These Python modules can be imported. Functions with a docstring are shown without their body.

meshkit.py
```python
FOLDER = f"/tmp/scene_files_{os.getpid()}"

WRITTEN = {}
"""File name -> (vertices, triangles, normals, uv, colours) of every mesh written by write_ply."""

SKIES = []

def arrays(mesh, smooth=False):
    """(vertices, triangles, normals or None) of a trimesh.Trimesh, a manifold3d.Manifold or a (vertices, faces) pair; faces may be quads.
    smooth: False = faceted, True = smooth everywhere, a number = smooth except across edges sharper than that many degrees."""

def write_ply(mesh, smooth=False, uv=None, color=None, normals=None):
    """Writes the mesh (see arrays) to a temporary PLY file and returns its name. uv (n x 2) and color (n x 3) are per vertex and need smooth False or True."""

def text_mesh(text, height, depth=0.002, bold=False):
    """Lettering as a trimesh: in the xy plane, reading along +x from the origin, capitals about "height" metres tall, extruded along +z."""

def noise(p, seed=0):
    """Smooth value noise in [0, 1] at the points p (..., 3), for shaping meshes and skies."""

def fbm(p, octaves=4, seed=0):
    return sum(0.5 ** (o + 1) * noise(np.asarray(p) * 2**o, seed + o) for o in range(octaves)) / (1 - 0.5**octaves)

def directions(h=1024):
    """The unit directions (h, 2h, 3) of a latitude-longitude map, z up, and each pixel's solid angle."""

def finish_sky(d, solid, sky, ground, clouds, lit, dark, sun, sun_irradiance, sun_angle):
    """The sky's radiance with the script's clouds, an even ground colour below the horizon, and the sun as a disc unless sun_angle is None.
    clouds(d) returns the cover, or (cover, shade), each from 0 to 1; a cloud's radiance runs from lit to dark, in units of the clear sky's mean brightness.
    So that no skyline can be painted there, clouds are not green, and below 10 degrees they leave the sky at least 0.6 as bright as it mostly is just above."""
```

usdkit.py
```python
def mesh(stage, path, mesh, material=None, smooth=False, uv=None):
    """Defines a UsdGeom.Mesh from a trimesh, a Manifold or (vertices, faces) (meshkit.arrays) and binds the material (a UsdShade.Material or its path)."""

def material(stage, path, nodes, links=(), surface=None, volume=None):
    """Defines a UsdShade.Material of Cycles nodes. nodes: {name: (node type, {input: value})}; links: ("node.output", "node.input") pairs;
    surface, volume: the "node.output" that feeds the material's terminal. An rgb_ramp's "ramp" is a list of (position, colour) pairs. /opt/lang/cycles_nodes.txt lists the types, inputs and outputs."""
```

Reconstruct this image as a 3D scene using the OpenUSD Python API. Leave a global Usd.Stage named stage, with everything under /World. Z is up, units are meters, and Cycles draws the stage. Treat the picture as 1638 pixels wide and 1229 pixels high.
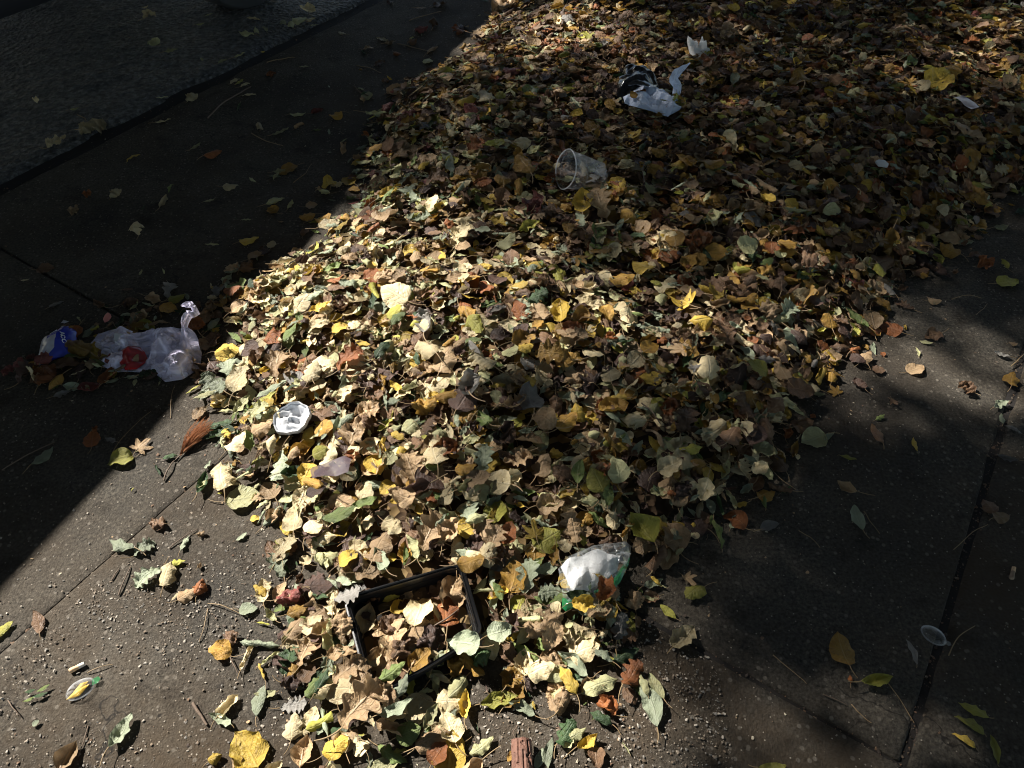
import math, numpy as np, trimesh, usdkit, meshkit
from pxr import Usd, UsdGeom, UsdLux, UsdShade, Gf, Sdf, Vt
from scipy.spatial import Delaunay
from scipy.spatial.transform import Rotation
from scipy.ndimage import gaussian_filter, distance_transform_edt
from PIL import Image, ImageDraw

# ------------------------------------------------------------------ camera, sky, sun, exposure
stage = Usd.Stage.CreateInMemory()
UsdGeom.SetStageUpAxis(stage, 'Z')
UsdGeom.SetStageMetersPerUnit(stage, 1.0)
W = UsdGeom.Xform.Define(stage, '/World'); stage.SetDefaultPrim(W.GetPrim())
UsdGeom.Scope.Define(stage, '/World/Looks')
EYE = 1.3; PITCH = math.radians(47); FPX = 1237.0          # eye height, look down, focal length in photo pixels
cam = UsdGeom.Camera.Define(stage, '/World/camera')
cam.AddTranslateOp().Set((0, 0, EYE)); cam.AddRotateXOp().Set(90 - math.degrees(PITCH))
cam.CreateHorizontalApertureAttr(36.0); cam.CreateVerticalApertureAttr(27.0)
cam.CreateFocalLengthAttr(36.0 * FPX / 1638)
cam.CreateClippingRangeAttr(Gf.Vec2f(0.05, 500))
cam.CreateExposureAttr(1.65)
SUN_EL = math.radians(41)
V = np.array([.835, -.55]) / math.hypot(.835, .55)         # across the pavement, away from the road
U = np.array([-V[1], V[0]])                                # along the kerb
TOSUN = np.array([-V[0] * math.cos(SUN_EL), -V[1] * math.cos(SUN_EL), math.sin(SUN_EL)])
dome = UsdLux.DomeLight.Define(stage, '/World/sky')
skym = usdkit.material(stage, '/World/Looks/sky', {
    'n': ('sky_texture', {'sky_type': 'single_scattering', 'sun_disc': False, 'sun_elevation': SUN_EL, 'sun_rotation': math.atan2(TOSUN[0], TOSUN[1])}),
    'b': ('background_shader', {'strength': 0.05})}, [('n.color', 'b.color')], surface='b.background')
UsdShade.MaterialBindingAPI.Apply(dome.GetPrim()).Bind(skym)
sun = UsdLux.DistantLight.Define(stage, '/World/sun')
sun.CreateNormalizeAttr(True); sun.CreateIntensityAttr(1.25); sun.CreateAngleAttr(0.5); sun.CreateColorAttr(Gf.Vec3f(1, .955, .885))
_r = Rotation.align_vectors([TOSUN], [[0, 0, 1]])[0].as_matrix()
_m = np.eye(4); _m[:3, :3] = _r
sun.AddTransformOp().Set(Gf.Matrix4d(*_m.T.ravel().tolist()))

# ------------------------------------------------------------------ helpers
rng = np.random.default_rng(7)
used = {}
def free(path):
    if path not in used:
        used[path] = 0; return path
    used[path] += 1
    return f'{path}_{used[path]:03d}'
def keys(p, label=None, cat=None, group=None, kind=None):
    p = p.GetPrim() if hasattr(p, 'GetPrim') else p
    for k, v in (('label', label), ('category', cat), ('group', group), ('kind', kind)):
        if v: p.SetCustomDataByKey(k, v)
    return p
def thing(name, label, cat, loc=None, mat=None, group=None):
    x = UsdGeom.Xform.Define(stage, free('/World/' + name))
    if mat is not None: x.AddTransformOp().Set(Gf.Matrix4d(*np.asarray(mat).T.ravel().tolist()))
    elif loc is not None: x.AddTranslateOp().Set(Gf.Vec3d(*map(float, loc)))
    keys(x, label, cat, group)
    return x.GetPrim()
def origin(p):
    return np.array(UsdGeom.Xformable(p).GetLocalTransformation().ExtractTranslation())
def part(parent, name, mesh, m, smooth=30, world=False, uv=None, label=None, kind=None):
    """A Mesh under parent; world=True: the mesh is given in world space and moved to the parent's base."""
    v, f = (mesh.vertices, mesh.faces) if hasattr(mesh, 'vertices') else mesh
    v = np.array(v, float)
    if world:
        q = parent
        while q.GetPath() != Sdf.Path('/World'):
            if q.IsA(UsdGeom.Xform): v = v - origin(q)
            q = q.GetParent()
    o = usdkit.mesh(stage, free(str(parent.GetPath()) + '/' + name), (v, f), m, smooth=smooth, uv=uv)
    keys(o, label, kind=kind)
    return o.GetPrim()
def ground_at(px, py, h=0.0):
    x = (px - 819) / FPX; y = -(py - 614.5) / FPX
    d = np.array([x, math.cos(PITCH) + y * math.sin(PITCH), -math.sin(PITCH) + y * math.cos(PITCH)])
    return (d * (EYE - h) / -d[2])[:2]
def to_px(p):
    p = np.asarray(p, float); q = p - [0, 0, EYE]
    depth = q[..., 1] * math.cos(PITCH) - q[..., 2] * math.sin(PITCH)
    up = q[..., 1] * math.sin(PITCH) + q[..., 2] * math.cos(PITCH)
    return np.stack([819 + FPX * q[..., 0] / depth, 614.5 - FPX * up / depth], -1)
def st_xy(s, t): return s * V + t * U                      # pavement coordinates: s across, t along the kerb
def tube(pts, rad, sides=5):
    pts = np.asarray(pts, float); n = len(pts); rad = np.broadcast_to(rad, n)
    tan = np.gradient(pts, axis=0); tan /= np.linalg.norm(tan, axis=1, keepdims=True) + 1e-12
    ref = np.array([0, 0, 1.]) if abs(tan[:, 2]).mean() < .8 else np.array([1., 0, 0])
    a = np.cross(tan, ref); a /= np.linalg.norm(a, axis=1, keepdims=True) + 1e-12
    b = np.cross(tan, a)
    ang = np.arange(sides) / sides * 2 * np.pi
    v = (pts[:, None] + rad[:, None, None] * (np.cos(ang)[None, :, None] * a[:, None] + np.sin(ang)[None, :, None] * b[:, None])).reshape(-1, 3)
    f = []
    for i in range(n - 1):
        for k in range(sides):
            p, q = i * sides + k, i * sides + (k + 1) % sides
            f += [[p, q, q + sides], [p, q + sides, p + sides]]
    v = np.vstack([v, pts[0], pts[-1]]); c0, c1 = len(v) - 2, len(v) - 1
    for k in range(sides):
        f += [[c0, (k + 1) % sides, k], [c1, (n - 1) * sides + k, (n - 1) * sides + (k + 1) % sides]]
    return v, np.array(f)
def join(ms):
    vs, fs, n = [], [], 0
    for m in ms:
        v, f = (m.vertices, m.faces) if hasattr(m, 'vertices') else m
        vs.append(np.asarray(v, float)); fs.append(np.asarray(f) + n); n += len(v)
    return np.vstack(vs), np.vstack(fs)
def fbm2(x, y, scale, oct=4, seed=0):
    return meshkit.fbm(np.stack([np.asarray(x) * scale, np.asarray(y) * scale, np.zeros_like(np.asarray(x, float))], -1), oct, seed)
def crease(x, y, r, n=9, lo=15, hi=90):
    """Sharp-folded relief in about -1..1, like crumpled paper or film."""
    out = 0; tot = 0
    for i in range(n):
        k = lo * (hi / lo) ** (i / max(n - 1, 1)); a = r.uniform(0, 2 * np.pi); ph = r.uniform(0, 1)
        w = (lo / k) ** .75
        q = (x * np.cos(a) + y * np.sin(a)) * k / (2 * np.pi) + ph + .25 * np.sin(3.1 * i + 40 * (x * np.sin(a) - y * np.cos(a)))
        out = out + w * (2 * np.abs(2 * (q - np.floor(q + .5))) - 1); tot += w
    return out / tot * 1.7
def in_poly(poly, x, y):
    poly = np.asarray(poly, float); x = np.asarray(x, float); y = np.asarray(y, float)
    res = np.zeros(x.shape, bool); j = len(poly) - 1
    for i in range(len(poly)):
        xi, yi = poly[i]; xj, yj = poly[j]
        c = ((yi > y) != (yj > y)) & (x < (xj - xi) * (y - yi) / (yj - yi + 1e-15) + xi)
        res ^= c; j = i
    return res
def dist_poly(poly, x, y):
    poly = np.asarray(poly, float); d = np.full(np.shape(x), 1e9)
    for a, b in zip(poly, np.roll(poly, -1, 0)):
        ab = b - a; t = np.clip(((x - a[0]) * ab[0] + (y - a[1]) * ab[1]) / (ab @ ab + 1e-15), 0, 1)
        d = np.minimum(d, np.hypot(x - a[0] - t * ab[0], y - a[1] - t * ab[1]))
    return d

# ------------------------------------------------------------------ materials
def M(name, nodes, links, surface, **k): return usdkit.material(stage, '/World/Looks/' + name, nodes, links, surface=surface, **k)
def simple(name, col, rough=.6, spec=.5, metal=0, noise=None, bump=0, bscale=200, coat=0, sheen=0):
    n = {'p': ('principled_bsdf', {'base_color': col, 'roughness': rough, 'specular_ior_level': spec, 'metallic': metal, 'coat_weight': coat}),
         'g': ('geometry', {})}
    l = []
    if noise:
        n['nz'] = ('noise_texture', {'scale': noise, 'detail': 5.0, 'roughness': .6})
        n['r'] = ('rgb_ramp', {'ramp': [(.3, [c * .7 for c in col]), (.7, [min(c * 1.25, .95) for c in col])]})
        l += [('g.position', 'nz.vector'), ('nz.fac', 'r.fac'), ('r.color', 'p.base_color')]
    if bump:
        n['nb'] = ('noise_texture', {'scale': bscale, 'detail': 3.0}); n['b'] = ('bump', {'strength': bump, 'distance': .002})
        l += [('g.position', 'nb.vector'), ('nb.fac', 'b.height'), ('b.normal', 'p.normal')]
    return M(name, n, l, 'p.BSDF')
def film(name, col, opac, rough=.12, spec=.8, graze=.45, wrinkle=.0, wscale=30., trans=.25):
    """Thin plastic: part of the light passes straight through, the rest is glossy and milky; steep angles and wrinkles, where it lies double, look denser."""
    return M(name, {
        'lw': ('layer_weight', {'blend': .35}), 'mr': ('map_range', {'from_min': 0., 'from_max': 1., 'to_min': opac, 'to_max': min(1, opac + graze)}), 'g': ('geometry', {}),
        'dn': ('noise_texture', {'scale': wscale * .5, 'detail': 3.}), 'ds': ('vector_math', {'math_type': 'scale', 'scale': 1.6 / wscale}), 'dv': ('vector_math', {'math_type': 'add'}),
        'v1': ('voronoi_texture', {'feature': 'distance_to_edge', 'scale': wscale}), 'v2': ('voronoi_texture', {'feature': 'distance_to_edge', 'scale': wscale * 2.6}), 'vm': ('math', {'math_type': 'minimum'}), 'v3': ('math', {'math_type': 'multiply_add', 'value2': 2.2, 'value3': .02}),
        'nr': ('map_range', {'from_min': .0, 'from_max': .075, 'to_min': wrinkle, 'to_max': 0., 'clamp': True}), 'ad': ('math', {'math_type': 'add', 'use_clamp': True}),
        'bp': ('bump', {'strength': 1. if wrinkle else 0., 'distance': .02}),
        't': ('transparent_bsdf', {'color': (.97, .97, .97)}), 'p': ('principled_bsdf', {'base_color': col, 'roughness': rough, 'specular_ior_level': spec}),
        'tr': ('translucent_bsdf', {'color': col}), 'm1': ('mix_closure', {'fac': trans}), 'm': ('mix_closure', {})},
        [('lw.facing', 'mr.value'), ('g.position', 'dn.vector'), ('dn.color', 'ds.vector1'), ('g.position', 'dv.vector1'), ('ds.vector', 'dv.vector2'), ('dv.vector', 'v1.vector'), ('dv.vector', 'v2.vector'), ('v1.distance', 'vm.value1'), ('v2.distance', 'v3.value1'), ('v3.value', 'vm.value2'), ('vm.value', 'nr.value'), ('mr.result', 'ad.value1'), ('nr.result', 'ad.value2'), ('ad.value', 'm.fac'), ('vm.value', 'bp.height'), ('bp.normal', 'p.normal'),
         ('p.BSDF', 'm1.closure1'), ('tr.BSDF', 'm1.closure2'), ('t.BSDF', 'm.closure1'), ('m1.closure', 'm.closure2')], 'm.closure')

def leaf_mat(name, base, alt, vein, spot=.5, rough=.5):
    """Dry leaf: two tones mottled, a pale midrib and side veins from the leaf's own st, brown spots, every leaf a little different."""
    return M(name, {
        'st': ('attribute', {'attribute': 'st'}), 'x': ('separate_xyz', {}), 'oi': ('object_info', {}), 'tc': ('texture_coordinate', {}),
        'w': ('math', {'math_type': 'multiply', 'value2': 37.}),
        'n1': ('noise_texture', {'dimensions': '4D', 'scale': 3.2, 'detail': 4.0, 'roughness': .6}),
        'r1': ('rgb_ramp', {'ramp': [(.33, base), (.68, alt)]}),
        # brown spotting
        'n2': ('noise_texture', {'dimensions': '4D', 'scale': 9., 'detail': 4.0, 'roughness': .65}),
        'r2': ('rgb_ramp', {'ramp': [(.54, (0, 0, 0)), (.70, (spot, spot, spot))]}),
        'mx2': ('mix', {'mix_type': 'mix', 'color2': (.105, .055, .025)}),
        # veins
        'av1': ('math', {'math_type': 'subtract', 'value2': .5}), 'av2': ('math', {'math_type': 'absolute'}),
        'mid': ('map_range', {'from_min': .012, 'from_max': .04, 'to_min': 1., 'to_max': 0., 'clamp': True}),
        'sv1': ('math', {'math_type': 'multiply', 'value2': .55}), 'sv2': ('math', {'math_type': 'subtract'}),
        'sv3': ('math', {'math_type': 'multiply', 'value2': 7.5}), 'sv4': ('math', {'math_type': 'fraction'}),
        'sv5': ('math', {'math_type': 'subtract', 'value2': .5}), 'sv6': ('math', {'math_type': 'absolute'}),
        'sid': ('map_range', {'from_min': .03, 'from_max': .12, 'to_min': .55, 'to_max': 0., 'clamp': True}),
        'vm': ('math', {'math_type': 'maximum'}), 'vk': ('math', {'math_type': 'multiply', 'value2': .38}),
        'mxv': ('mix', {'mix_type': 'mix', 'color2': vein}),
        # per-leaf brightness
        'pr': ('map_range', {'from_min': 0., 'from_max': 1., 'to_min': .52, 'to_max': 1.3}),
        'hv': ('hsv', {'saturation': 1.0}),
        'bh': ('math', {'math_type': 'multiply_add', 'value2': .6}),
        'bp': ('bump', {'strength': .4, 'distance': .03}),
        'p': ('principled_bsdf', {'roughness': rough, 'specular_ior_level': .35}),
        'tr': ('translucent_bsdf', {}), 'm': ('mix_closure', {'fac': .22})},
        [('st.vector', 'x.vector'), ('oi.random', 'w.value1'), ('w.value', 'n1.w'), ('w.value', 'n2.w'), ('tc.object', 'n1.vector'), ('tc.object', 'n2.vector'),
         ('n1.fac', 'r1.fac'), ('n2.fac', 'r2.fac'), ('r2.color', 'mx2.fac'), ('r1.color', 'mx2.color1'),
         ('x.y', 'av1.value1'), ('av1.value', 'av2.value1'), ('av2.value', 'mid.value'),
         ('av2.value', 'sv1.value1'), ('x.x', 'sv2.value1'), ('sv1.value', 'sv2.value2'), ('sv2.value', 'sv3.value1'), ('sv3.value', 'sv4.value1'), ('sv4.value', 'sv5.value1'), ('sv5.value', 'sv6.value1'), ('sv6.value', 'sid.value'),
         ('mid.result', 'vm.value1'), ('sid.result', 'vm.value2'), ('vm.value', 'vk.value1'), ('vk.value', 'mxv.fac'), ('mx2.color', 'mxv.color1'),
         ('oi.random', 'pr.value'), ('pr.result', 'hv.value'), ('mxv.color', 'hv.color'),
         ('vm.value', 'bh.value1'), ('n2.fac', 'bh.value3'), ('bh.value', 'bp.height'), ('bp.normal', 'p.normal'), ('hv.color', 'p.base_color'), ('hv.color', 'tr.color'),
         ('p.BSDF', 'm.closure1'), ('tr.BSDF', 'm.closure2')], 'm.closure')
LEAFCOL = {  # word: (material, base, alternative, vein, spots)
    'cream': ((.62, .53, .33), (.54, .42, .22), (.66, .58, .40), .35),
    'yellow': ((.56, .37, .05), (.47, .33, .06), (.60, .46, .15), .45),
    'mustard': ((.36, .21, .035), (.28, .15, .03), (.42, .28, .10), .6),
    'tan': ((.42, .29, .16), (.31, .20, .105), (.48, .36, .22), .4),
    'brown': ((.18, .105, .055), (.12, .065, .036), (.25, .16, .095), .5),
    'dark brown': ((.085, .048, .035), (.055, .033, .025), (.13, .085, .06), .3),
    'rust': ((.28, .095, .025), (.19, .065, .022), (.33, .16, .07), .5),
    'red': ((.23, .065, .05), (.16, .05, .045), (.30, .14, .11), .3),
    'green': ((.12, .17, .045), (.16, .20, .06), (.25, .28, .12), .25),
    'dark green': ((.028, .060, .022), (.045, .075, .028), (.10, .13, .06), .15),
    'grey-green': ((.30, .335, .23), (.25, .28, .18), (.40, .42, .31), .2),
    'pale green': ((.45, .45, .24), (.40, .37, .18), (.50, .50, .31), .3),
    'yellow-green': ((.38, .36, .06), (.29, .27, .05), (.48, .44, .15), .35),
    'grey': ((.25, .235, .21), (.19, .175, .155), (.33, .31, .28), .25)}
LM = {k: leaf_mat('leaf_' + k.replace(' ', '_').replace('-', '_'), *v) for k, v in LEAFCOL.items()}
STEMM = simple('leaf_stem', (.21, .14, .065), .6)
twigM = simple('twig_bark', (.11, .075, .05), .8, noise=300, bump=.4, bscale=700)

def concrete(name, soil):
    """Worn concrete: grey-brown, pale grit chips, darker stains; soil = how much brown dirt lies on it."""
    return M(name, {
        'g': ('geometry', {}),
        'n1': ('noise_texture', {'scale': 3.1, 'detail': 7.0, 'roughness': .62}), 'r1': ('rgb_ramp', {'ramp': [(.30, (.026, .023, .019)), (.5, (.053, .046, .036)), (.72, (.086, .076, .061))]}),
        'n2': ('noise_texture', {'scale': 160., 'detail': 4.0, 'roughness': .7}), 'r2': ('rgb_ramp', {'ramp': [(.32, (.35, .34, .32)), (.5, (.95, .95, .95)), (.70, (1.75, 1.72, 1.68))]}),
        'mx': ('mix', {'mix_type': 'multiply', 'fac': 1.0}),
        'n3': ('noise_texture', {'scale': 2.2, 'detail': 6.0, 'roughness': .7}), 'r3': ('rgb_ramp', {'ramp': [(.40, (0, 0, 0)), (.62, (soil, soil, soil))]}),
        'ms': ('mix', {'mix_type': 'mix', 'color2': (.048, .033, .019)}),
        'vo': ('voronoi_texture', {'scale': 120., 'randomness': 1.}), 'rv': ('rgb_ramp', {'ramp': [(.11, (1, 1, 1)), (.2, (0, 0, 0))]}),
        'wn': ('separate_color', {}), 'rw': ('rgb_ramp', {'ramp': [(.66, (0, 0, 0)), (.8, (.85, .85, .85))]}), 'mm': ('math', {'math_type': 'multiply'}),
        'mc': ('mix', {'mix_type': 'mix', 'color2': (.30, .26, .21)}),
        'va': ('voronoi_texture', {'scale': 62., 'randomness': 1.}), 'ra': ('rgb_ramp', {'ramp': [(.16, (1, 1, 1)), (.27, (0, 0, 0))]}), 'wa': ('separate_color', {}), 'rwa': ('rgb_ramp', {'ramp': [(.52, (0, 0, 0)), (.68, (.7, .7, .7))]}), 'ma': ('math', {'math_type': 'multiply'}), 'mca': ('mix', {'mix_type': 'mix', 'color2': (.15, .13, .105)}),
        'dn': ('noise_texture', {'scale': 6., 'detail': 4.}), 'dv': ('vector_math', {'math_type': 'add'}), 'cr': ('voronoi_texture', {'feature': 'distance_to_edge', 'scale': 1.15}), 'cm': ('map_range', {'from_min': .0015, 'from_max': .007, 'to_min': .85, 'to_max': 0., 'clamp': True}),
        'cn': ('noise_texture', {'scale': 1.6, 'detail': 2.}), 'cnr': ('rgb_ramp', {'ramp': [(.5, (0, 0, 0)), (.6, (1, 1, 1))]}), 'cmm': ('math', {'math_type': 'multiply'}), 'mcr': ('mix', {'mix_type': 'mix', 'color2': (.012, .010, .008)}),
        'sn': ('noise_texture', {'scale': 11., 'detail': 3., 'roughness': .5}), 'sr': ('rgb_ramp', {'ramp': [(.30, (.55, .53, .50)), (.42, (1, 1, 1))]}), 'mst': ('mix', {'mix_type': 'multiply', 'fac': 1.0}),
        'nb': ('noise_texture', {'scale': 130., 'detail': 7.0, 'roughness': .78}), 'vb': ('voronoi_texture', {'scale': 260., 'metric': 'manhattan'}), 'vk': ('math', {'math_type': 'multiply', 'value2': .22}), 'ab': ('math', {'math_type': 'add'}),
        'b': ('bump', {'strength': .9, 'distance': .004}), 'p': ('principled_bsdf', {'roughness': .88, 'specular_ior_level': .25})},
        [('g.position', 'n1.vector'), ('g.position', 'n2.vector'), ('g.position', 'n3.vector'), ('g.position', 'vo.vector'), ('g.position', 'nb.vector'), ('g.position', 'vb.vector'),
         ('n1.fac', 'r1.fac'), ('n2.fac', 'r2.fac'), ('r1.color', 'mx.color1'), ('r2.color', 'mx.color2'), ('n3.fac', 'r3.fac'), ('r3.color', 'ms.fac'), ('mx.color', 'ms.color1'),
         ('vo.distance', 'rv.fac'), ('vo.color', 'wn.color'), ('wn.r', 'rw.fac'), ('rv.color', 'mm.value1'), ('rw.color', 'mm.value2'), ('mm.value', 'mc.fac'), ('ms.color', 'mc.color1'),
         ('g.position', 'va.vector'), ('va.distance', 'ra.fac'), ('va.color', 'wa.color'), ('wa.g', 'rwa.fac'), ('ra.color', 'ma.value1'), ('rwa.color', 'ma.value2'), ('ma.value', 'mca.fac'), ('mc.color', 'mca.color1'),
         ('g.position', 'dn.vector'), ('g.position', 'dv.vector1'), ('dn.color', 'dv.vector2'), ('dv.vector', 'cr.vector'), ('cr.distance', 'cm.value'), ('g.position', 'cn.vector'), ('cn.fac', 'cnr.fac'), ('cm.result', 'cmm.value1'), ('cnr.color', 'cmm.value2'),
         ('g.position', 'sn.vector'), ('sn.fac', 'sr.fac'), ('mca.color', 'mst.color1'), ('sr.color', 'mst.color2'), ('cmm.value', 'mcr.fac'), ('mst.color', 'mcr.color1'), ('mcr.color', 'p.base_color'), ('nb.fac', 'ab.value1'), ('vb.distance', 'vk.value1'), ('vk.value', 'ab.value2'), ('ab.value', 'b.height'), ('b.normal', 'p.normal')], 'p.BSDF')
concM = concrete('pavement_concrete', .45); soilM = concrete('dirty_concrete', .95)
jointM = simple('joint_dirt', (.014, .011, .009), .95, noise=60, bump=.8, bscale=300)
asphM = M('road_asphalt', {
    'g': ('geometry', {}), 'v': ('voronoi_texture', {'scale': 62.}), 'n': ('noise_texture', {'scale': 48., 'detail': 5.0, 'roughness': .7}),
    'r': ('rgb_ramp', {'ramp': [(.32, (.022, .022, .021)), (.5, (.085, .083, .079)), (.68, (.21, .205, .195))]}), 'a': ('math', {'math_type': 'add'}),
    'b': ('bump', {'strength': 1.0, 'distance': .022}), 'p': ('principled_bsdf', {'roughness': .7, 'specular_ior_level': .35})},
    [('g.position', 'v.vector'), ('g.position', 'n.vector'), ('n.fac', 'r.fac'), ('r.color', 'p.base_color'), ('v.distance', 'a.value1'), ('n.fac', 'a.value2'), ('a.value', 'b.height'), ('b.normal', 'p.normal')], 'p.BSDF')
litterM = M('packed_litter', {
    'g': ('geometry', {}), 'v': ('voronoi_texture', {'scale': 45.}), 's': ('separate_color', {}),
    'r': ('rgb_ramp', {'ramp': [(.0, (.02, .012, .008)), (.5, (.06, .036, .018)), (.8, (.12, .075, .03)), (1., (.16, .11, .05))]}),
    'b': ('bump', {'strength': 1., 'distance': .012}), 'p': ('principled_bsdf', {'roughness': .9, 'specular_ior_level': .2})},
    [('g.position', 'v.vector'), ('v.color', 's.color'), ('s.r', 'r.fac'), ('r.color', 'p.base_color'), ('v.distance', 'b.height'), ('b.normal', 'p.normal')], 'p.BSDF')
# ------------------------------------------------------------------ ground, road, pavement
def sheet(x0, x1, y0, y1, z): 
    return np.array([[x0, y0, z], [x1, y0, z], [x1, y1, z], [x0, y1, z]], float), np.array([[0, 1, 2], [0, 2, 3]])
g = usdkit.mesh(stage, '/World/ground', sheet(-150, 150, -150, 150, -.0055), jointM); keys(g, 'dark soil under and around the pavement', kind='structure')
KERB = -2.40
def grid_mesh(s, t, zfun, skirt=.06):
    S, T = np.meshgrid(s, t, indexing='ij'); Z = zfun(S, T)
    P = S[..., None] * V + T[..., None] * U
    v = np.concatenate([P, Z[..., None]], -1).reshape(-1, 3); n, m = S.shape
    i = (np.arange(n - 1)[:, None] * m + np.arange(m - 1)[None]).ravel()
    f = np.vstack([np.stack([i, i + m, i + m + 1], 1), np.stack([i, i + m + 1, i + 1], 1)])
    if skirt:                                              # side faces down to the bed
        ring = np.concatenate([np.arange(m), (np.arange(1, n)) * m + m - 1, (n - 1) * m + np.arange(m - 2, -1, -1), np.arange(n - 2, 0, -1) * m])
        low = v[ring].copy(); low[:, 2] = Z.min() - skirt; b = len(v); k = len(ring)
        v = np.vstack([v, low]); j = np.arange(k); q = (j + 1) % k
        f = np.vstack([f, np.stack([ring[j], ring[q], b + q], 1), np.stack([ring[j], b + q, b + j], 1)])
    a = v[f]; nz = np.cross(a[:, 1] - a[:, 0], a[:, 2] - a[:, 0])[:, 2]
    if np.median(nz[np.abs(nz) > 0]) < 0: f = f[:, ::-1]
    return v, f
road = UsdGeom.Xform.Define(stage, '/World/road'); keys(road, 'rough dark asphalt of the road along the pavement', kind='structure')
sr = np.concatenate([np.linspace(-7.5, -3.6, 14)[:-1], np.linspace(-3.6, KERB - .03, 44), [KERB - .018, KERB - .008, KERB]])
tr = np.concatenate([np.linspace(-5, 0, 16)[:-1], np.linspace(0, 4.4, 130), np.linspace(4.4, 12, 26)[1:]])
def roadz(S, T):
    z = .006 + .007 * (fbm2(S, T, 9, 4, 3) - .5) + .004 * (fbm2(S, T, 60, 2, 5) - .5)
    edge = np.clip((KERB - .038 * np.abs(fbm2(T, T * 0, 9, 5, 8) - .35) - S) / .03, 0, 1)
    return z * edge - .03 * (1 - edge)
v, f = grid_mesh(sr, tr, roadz, skirt=0); usdkit.mesh(stage, '/World/road/asphalt', (v, f), asphM, smooth=50)
farroad = usdkit.mesh(stage, '/World/road/far_lane', (np.vstack([np.append(st_xy(s, t), -.002) for s, t in ((-40, -60), (-7.45, -60), (-7.45, 60), (-40, 60))]), np.array([[0, 1, 2], [0, 2, 3]])), asphM)
pave = UsdGeom.Xform.Define(stage, '/World/pavement'); keys(pave, 'worn concrete pavement of large slabs with dark joints', kind='structure')
scol = [-2.37, -1.06, .30, 1.66, 3.02]; trow = [-2.6, .665, 4.0, 7.3]
def slab_axis(a, b, near, long=False):
    e = np.array([0, .004, .012, .03]); n = (110 if long else 46) if near else 14
    return np.concatenate([a + e, np.linspace(a + .05, b - .05, n), b - e[::-1]])
for i in range(4):
    for j in range(3):
        r = np.random.default_rng(100 + i * 10 + j)
        gap = .0012 if i < 2 and j == 0 else .003
        a, b, c, d = scol[i] + (.005 if i == 2 else gap), scol[i + 1] - (.005 if i == 1 else gap), trow[j] + .003, trow[j + 1] - .003
        near = i < 3 and j < 2
        tilt = r.uniform(-.0006, .0006, 2) * (0 if i < 2 and j == 0 else 1); dz = (0 if i < 2 and j == 0 else r.uniform(-.0008, .0015)) - (.001 if i == 2 else 0)
        def slabz(S, T):
            de = np.minimum(np.minimum(S - a, b - S), np.minimum(T - c, d - T))
            chip = .006 + .016 * np.clip(fbm2(S, T, 13, 3, 4 + i) - .45, 0, 1) * 3
            z = dz + tilt[0] * (S - a) + tilt[1] * (T - c) + .006 * (fbm2(S, T, 3, 3, 1) - .5) + .003 * (fbm2(S, T, 42, 2, 2) - .5)
            return z - (.0025 if i < 2 and j == 0 else .0075) * np.clip(1 - de / chip, 0, 1) ** 1.6
        o = usdkit.mesh(stage, free('/World/pavement/slab'), grid_mesh(slab_axis(a, b, near), slab_axis(c, d, near, True), slabz), soilM if (i == 1 and j == 0) or i == 2 else concM, smooth=50)
def pave_z(x, y): return 0.002

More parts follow.
